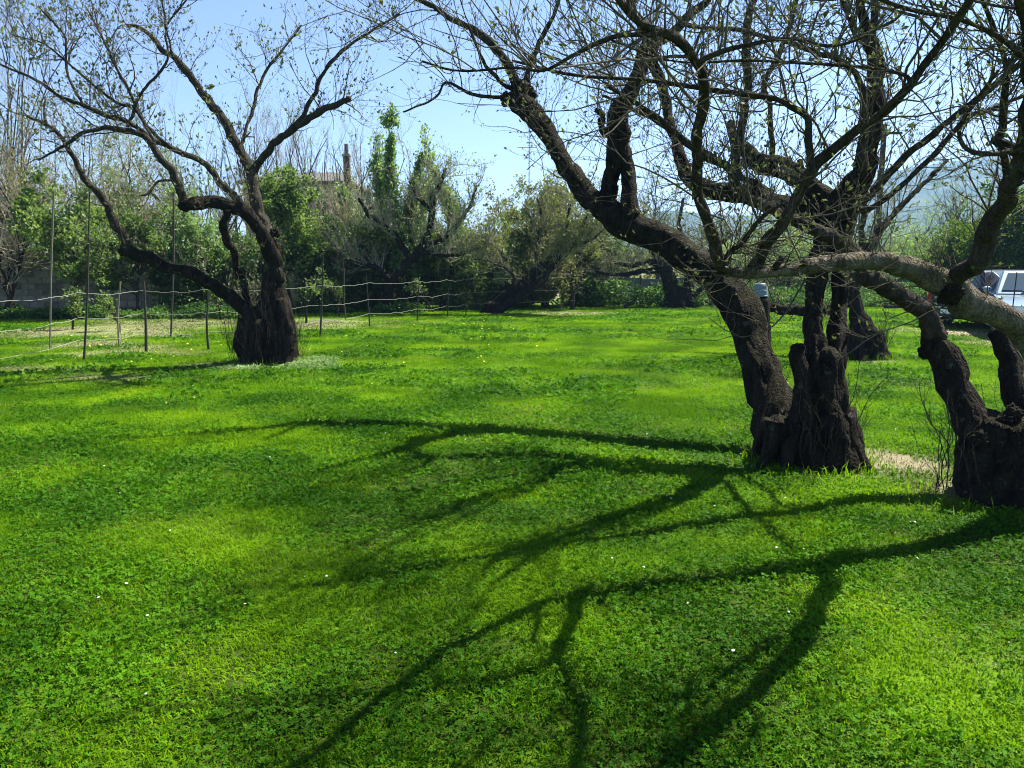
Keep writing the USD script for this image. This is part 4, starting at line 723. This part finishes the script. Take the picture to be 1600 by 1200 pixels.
for (x, y, yt, r, m, l), b in zip(posts, pts):
    d = b[1]; tp = at(x + l, yt, d); q_ = spline(np.array([b - [0, 0, .1], (b * .6 + tp * .4) + rF.normal(size=3) * .02, tp]), 12)
    obj('post', knobbly(q_, np.linspace(r, r * .5, 12) * d / FPX * .6, 7, .15, 1.5, int(x)), m, fen, True, world=True)
for hgt, lab in ((1.12, 'top'), (.7, 'middle'), (.34, 'bottom')):
    C = []
    seq = [pts[0], pts[1], pts[2], pts[3], pts[4], pts[5], pts[6], pts[7], pts[8]]
    for k in range(len(seq) - 1):
        for w_ in np.linspace(0, 1, 9)[:-1]:
            p = seq[k] * (1 - w_) + seq[k + 1] * w_; C.append(p + [0, 0, hgt - .045 * math.sin(math.pi * w_) + rF.normal() * .008])
    e = at(900, 453 if hgt > 1 else 462, 27); C.append(seq[-1] + [0, 0, hgt]);
    for w_ in (.3, .6, 1): C.append((seq[-1] + [0, 0, hgt]) * (1 - w_) + np.array([e[0], e[1], hgt]) * w_)
    C = spline(np.array(C), 220)
    obj('strand', tubes(C[None], np.full((1, 220), .0042), 5), ROPE, fen, True, world=True)
for k, (x, y, yt, r, m, l, lab) in enumerate([(78, 548, 300, 2.2, CANE, 6, 'pale thin cane leaning left of the fence stake nearest the left edge'), (267, 527, 300, 2.4, STAKE, 4, 'tall dark thin stake behind the thick fence stake'), (186, 540, 440, 2.2, CANE, 2, 'short pale double cane between the two leftmost fence stakes'),
        (540, 500, 420, 2, STAKE, -2, 'thin dark stake behind the fence, left of the dark-limbed hedge tree'), (1583, 500, 425, 1.4, STAKE, 6, 'thin upright stick in front of the pale car')]):
    d = depth(y) if x < 1500 else 13.; b = at(x, y, d) * [1, 1, 0]; tp = at(x + l, yt, d)
    o = obj('garden_stake', knobbly(spline(np.array([b, b * .5 + tp * .5 + rF.normal(size=3) * .02, tp]), 12), np.full(12, r * d / FPX * .6), 6, .15, 1.5, k), m, smooth=True); tag(o, lab, 'stake')
for k, (x, y, yt, lab) in enumerate([(112, 515, 425, 'thin sapling with few leaves behind the leftmost fence stake'), (185, 520, 400, 'thin leafy sapling in front of the block wall'), (345, 500, 410, 'thin sapling just left of the left gnarled trunk'), (478, 505, 400, 'thin sapling just right of the left gnarled trunk'), (530, 495, 395, 'thin sapling right of the tall fence stake'), (680, 488, 410, 'thin sapling behind the fence near the leaning tree'), (905, 478, 400, 'thin sapling right of the leaning tree')]):
    d = depth(y); bgt('sapling', lab, 'sapling', x, d, yt, 40, 120 + k, LEAF_B, leaf=.06, n=160, r=.03, z0=.45, twigs=.35)

# ---------------------------------------------------------------- parked cars
def mf(mesh): return m3.Manifold(m3.Mesh(np.asarray(mesh.vertices, np.float32), np.asarray(mesh.faces, np.uint32)))
def extr(poly, w, y0=0):
    """side profile (x forward, z up) extruded across the car"""
    c = m3.CrossSection([np.array(poly, float)], m3.FillRule.NonZero)
    m = m3.Manifold.extrude(c, w).rotate((90, 0, 0)).translate((0, w / 2 + y0, 0)); return m
def hull(pts, r):
    return m3.Manifold.batch_hull([m3.Manifold.sphere(r, 10).translate(tuple(map(float, p))) for p in pts])
TYRE = plain('tyre_rubber', (.02, .02, .02), .85, vary=.15); RIM = plain('alloy_rim', (.45, .46, .47), .35, .8, .05); BLACKP = plain('black_plastic', (.025, .025, .027), .6, vary=.1); LAMP = plain('headlamp_glass', (.55, .6, .65), .08, vary=.04, spec=.8, coat=1.); RED = plain('red_lamp', (.35, .02, .02), .15, vary=.05, spec=.6); CHROME = plain('bright_trim', (.7, .7, .72), .2, .9, .03)
CGLASS = plain('car_glass', (.035, .05, .055), .04, vary=.05, spec=.9, coat=.6); PLATE = plain('plate_white', (.7, .7, .68), .5, vary=.03)
def car(label, loc, heading, paint, estate):
    t = thing('parked_car', label, 'car', loc, heading)
    L, Wd = 4.35, 1.7; f, r_ = L / 2, -L / 2
    low = extr([(f, .32), (f + .02, .55), (f - .06, .72), (f - .5, .84), (f - 1.15, .93), (.0, .95), (r_ + .5, .97), (r_ + .02, .92), (r_, .6), (r_ + .03, .32), (r_ + .25, .22), (f - .25, .2)], Wd)
    plan = m3.CrossSection([np.array([(f + .02, -.45), (f - .1, -.68), (f - .5, -.83), (0, -.85), (r_ + .4, -.83), (r_ + .06, -.7), (r_ - .01, -.5), (r_ - .01, .5), (r_ + .06, .7), (r_ + .4, .83), (0, .85), (f - .5, .83), (f - .1, .68), (f + .02, .45)])], m3.FillRule.NonZero).extrude(2)
    low = low ^ plan
    wx = (f - .82, r_ + .8)
    for x in wx:
        for s in (-1, 1): low = low - m3.Manifold.cylinder(.36, .37, .37, 28).rotate((90, 0, 0)).translate((x, s * .78 + .18, .31))
    zr = 1.42; xr = r_ + (.28 if estate else .75)
    cab = [(f - 1.12, .93), (f - 1.78, zr - .03)], [(r_ + (.06 if estate else .35), .95), (xr, zr - .06)]
    pts = []
    for (xb, zb), (xt, ztp) in cab:
        for s in (-1, 1): pts += [(xb, s * .76, zb - .02), (xt, s * .58, ztp)]
    cabin = hull(pts, .05)
    obj('body', low + cabin, paint, t, 35)
    def pane(name, q4, off, mat=CGLASS, par=t):
        q4 = np.array(q4, float); n = nrm(np.cross(q4[1] - q4[0], q4[3] - q4[0])); c = q4.mean(0)
        if n @ (c - [0, 0, .9]) < 0: n = -n
        v = np.vstack([q4 + n * (.05 + off), q4 + n * .03]); return obj(name, trimesh.convex.convex_hull(v), mat, par)
    (fb, ft), (rb, rt) = [np.array(a[0]) for a in cab], [np.array(a[1]) for a in cab]
    F0, F1 = np.array(cab[0]); R0, R1 = np.array(cab[1])
    def side(s, x0, x1, z0=.08, z1=.9):
        q = []
        for xx, zz in ((x0, z0), (x1, z0), (x1, z1), (x0, z1)):
            fx = F0 + (F1 - F0) * zz; rx = R0 + (R1 - R0) * zz; yy = .76 + (.58 - .76) * zz
            q.append((fx[0] + (rx[0] - fx[0]) * xx, s * yy, fx[1] + (rx[1] - fx[1]) * xx))
        return q
    for s in (-1, 1):
        for x0, x1 in ((.05, .36), (.39, .68), (.71, .95)): pane('side_window', side(s, x0, x1), .006)
        for x in (.375, .69): 
            q = side(s, x, x, -.9, .04); obj('door_seam', box(q[0][0], s * .848, .62, .008, .008, .5), BLACKP, t)
        obj('belt_trim', box(0.0, s * .853, .66, 2.9, .014, .035), CHROME, t)
        for x in (-.15, -1.05): obj('door_handle', box(x, s * .858, .82, .16, .02, .03), BLACKP, t)
        obj('mirror', hull([(f - 1.35, s * .93, 1.0), (f - 1.35, s * .99, 1.04), (f - 1.37, s * .9, 1.04)], .05), paint, t, 35)
    y0, y1 = .68, .52
    ws = [(F0 + (F1 - F0) * z) for z in (.1, .9)]
    pane('windscreen', [(ws[0][0], -y0, ws[0][1]), (ws[0][0], y0, ws[0][1]), (ws[1][0], y1, ws[1][1]), (ws[1][0], -y1, ws[1][1])], .006)
    for s in (-.3, .32): obj('wiper', tubes(np.array([[(ws[0][0] + .06, s, ws[0][1] + .03), (ws[0][0] + .0, s + .22, ws[0][1] + .07), (ws[0][0] - .07, s + .45, ws[0][1] + .1)]]), np.full((1, 3), .012), 4), BLACKP, t)
    rs = [(R0 + (R1 - R0) * z) for z in (.12, .88)]
    pane('rear_window', [(rs[0][0], -y0, rs[0][1]), (rs[0][0], y0, rs[0][1]), (rs[1][0], y1, rs[1][1]), (rs[1][0], -y1, rs[1][1])], .006)
    for s in (-1, 1):
        obj('headlight', hull([(f - .03, s * .42, .62), (f - .03, s * .42, .7), (f - .1, s * .66, .63), (f - .12, s * .66, .71)], .035), LAMP, t, 35)
        obj('tail_light', hull([(r_ + .05, s * .6, .66), (r_ + .05, s * .6, .86), (r_ + .1, s * .72, .66), (r_ + .1, s * .72, .86)], .03), RED, t, 35)
        obj('fog_light', hull([(f + .01, s * .52, .36), (f + .01, s * .44, .36)], .04), LAMP, t, 35)
    obj('grille', box(f + .005, 0, .62, .05, .62, .14), BLACKP, t)
    for k in range(3): obj('grille_bar', box(f + .032, 0, .57 + .045 * k, .012, .6, .012), CHROME, t)
    obj('front_bumper', hull([(f + .0, -.56, .42), (f + .0, .56, .42), (f - .12, -.74, .42), (f - .12, .74, .42), (f, -.56, .3), (f, .56, .3)], .05), BLACKP, t, 35)
    obj('rear_bumper', hull([(r_ + .0, -.56, .45), (r_ + .0, .56, .45), (r_ + .12, -.74, .45), (r_ + .12, .74, .45), (r_, -.56, .34), (r_, .56, .34)], .05), BLACKP, t, 35)
    obj('rear_trim', [box(r_ - .056, 0, .52, .012, 1.15, .03), box(r_ - .012, 0, .76, .02, .95, .03)], CHROME, t)
    obj('number_plate', box(f + .058, 0, .42, .012, .52, .11), PLATE, t); obj('number_plate', box(r_ - .058, 0, .42, .012, .52, .11), PLATE, t)
    for x in wx:
        for s in (-1, 1):
            prof = np.array([(.19, -.09), (.29, -.095), (.31, -.07), (.315, 0), (.31, .07), (.29, .095), (.19, .09), (.19, -.09)])
            A = trimesh.transformations.translation_matrix((x, s * .74, .315)) @ trimesh.transformations.rotation_matrix(math.pi / 2, [1, 0, 0])
            ty = trimesh.creation.revolve(prof, sections=30); ty.apply_transform(A); w = obj('wheel', ty, TYRE, t, 35)
            parts = [trimesh.creation.annulus(.165, .192, .15, transform=A), trimesh.creation.cylinder(.05, .16, transform=A)]
            for k in range(5):
                b_ = trimesh.creation.box((.04, .16, .035)); b_.apply_translation((0, .1, -s * .055)); b_.apply_transform(A @ trimesh.transformations.rotation_matrix(k * 1.2566, [0, 0, 1])); parts.append(b_)
            obj('rim', parts, RIM, w); obj('hub', trimesh.creation.cylinder(.16, .05, transform=A), BLACKP, w)
    return t
SILV = plain('pale_silver_paint', (.1, .155, .19), .3, .3, .02, spec=.5, coat=.8); NAVY = plain('navy_paint', (.006, .008, .022), .4, .1, .05, spec=.3, coat=.3)
hd = math.atan2(-.93, -.42); car('pale silver car facing the lawn, cut by the right edge behind the bare limb', (11.95, 18.0, 0), hd, SILV, True)
hd = math.atan2(.42, .9); car('dark navy car parked beside the pale car, mostly hidden by the bare limb', (12.95, 20.3, 0), hd, NAVY, True)
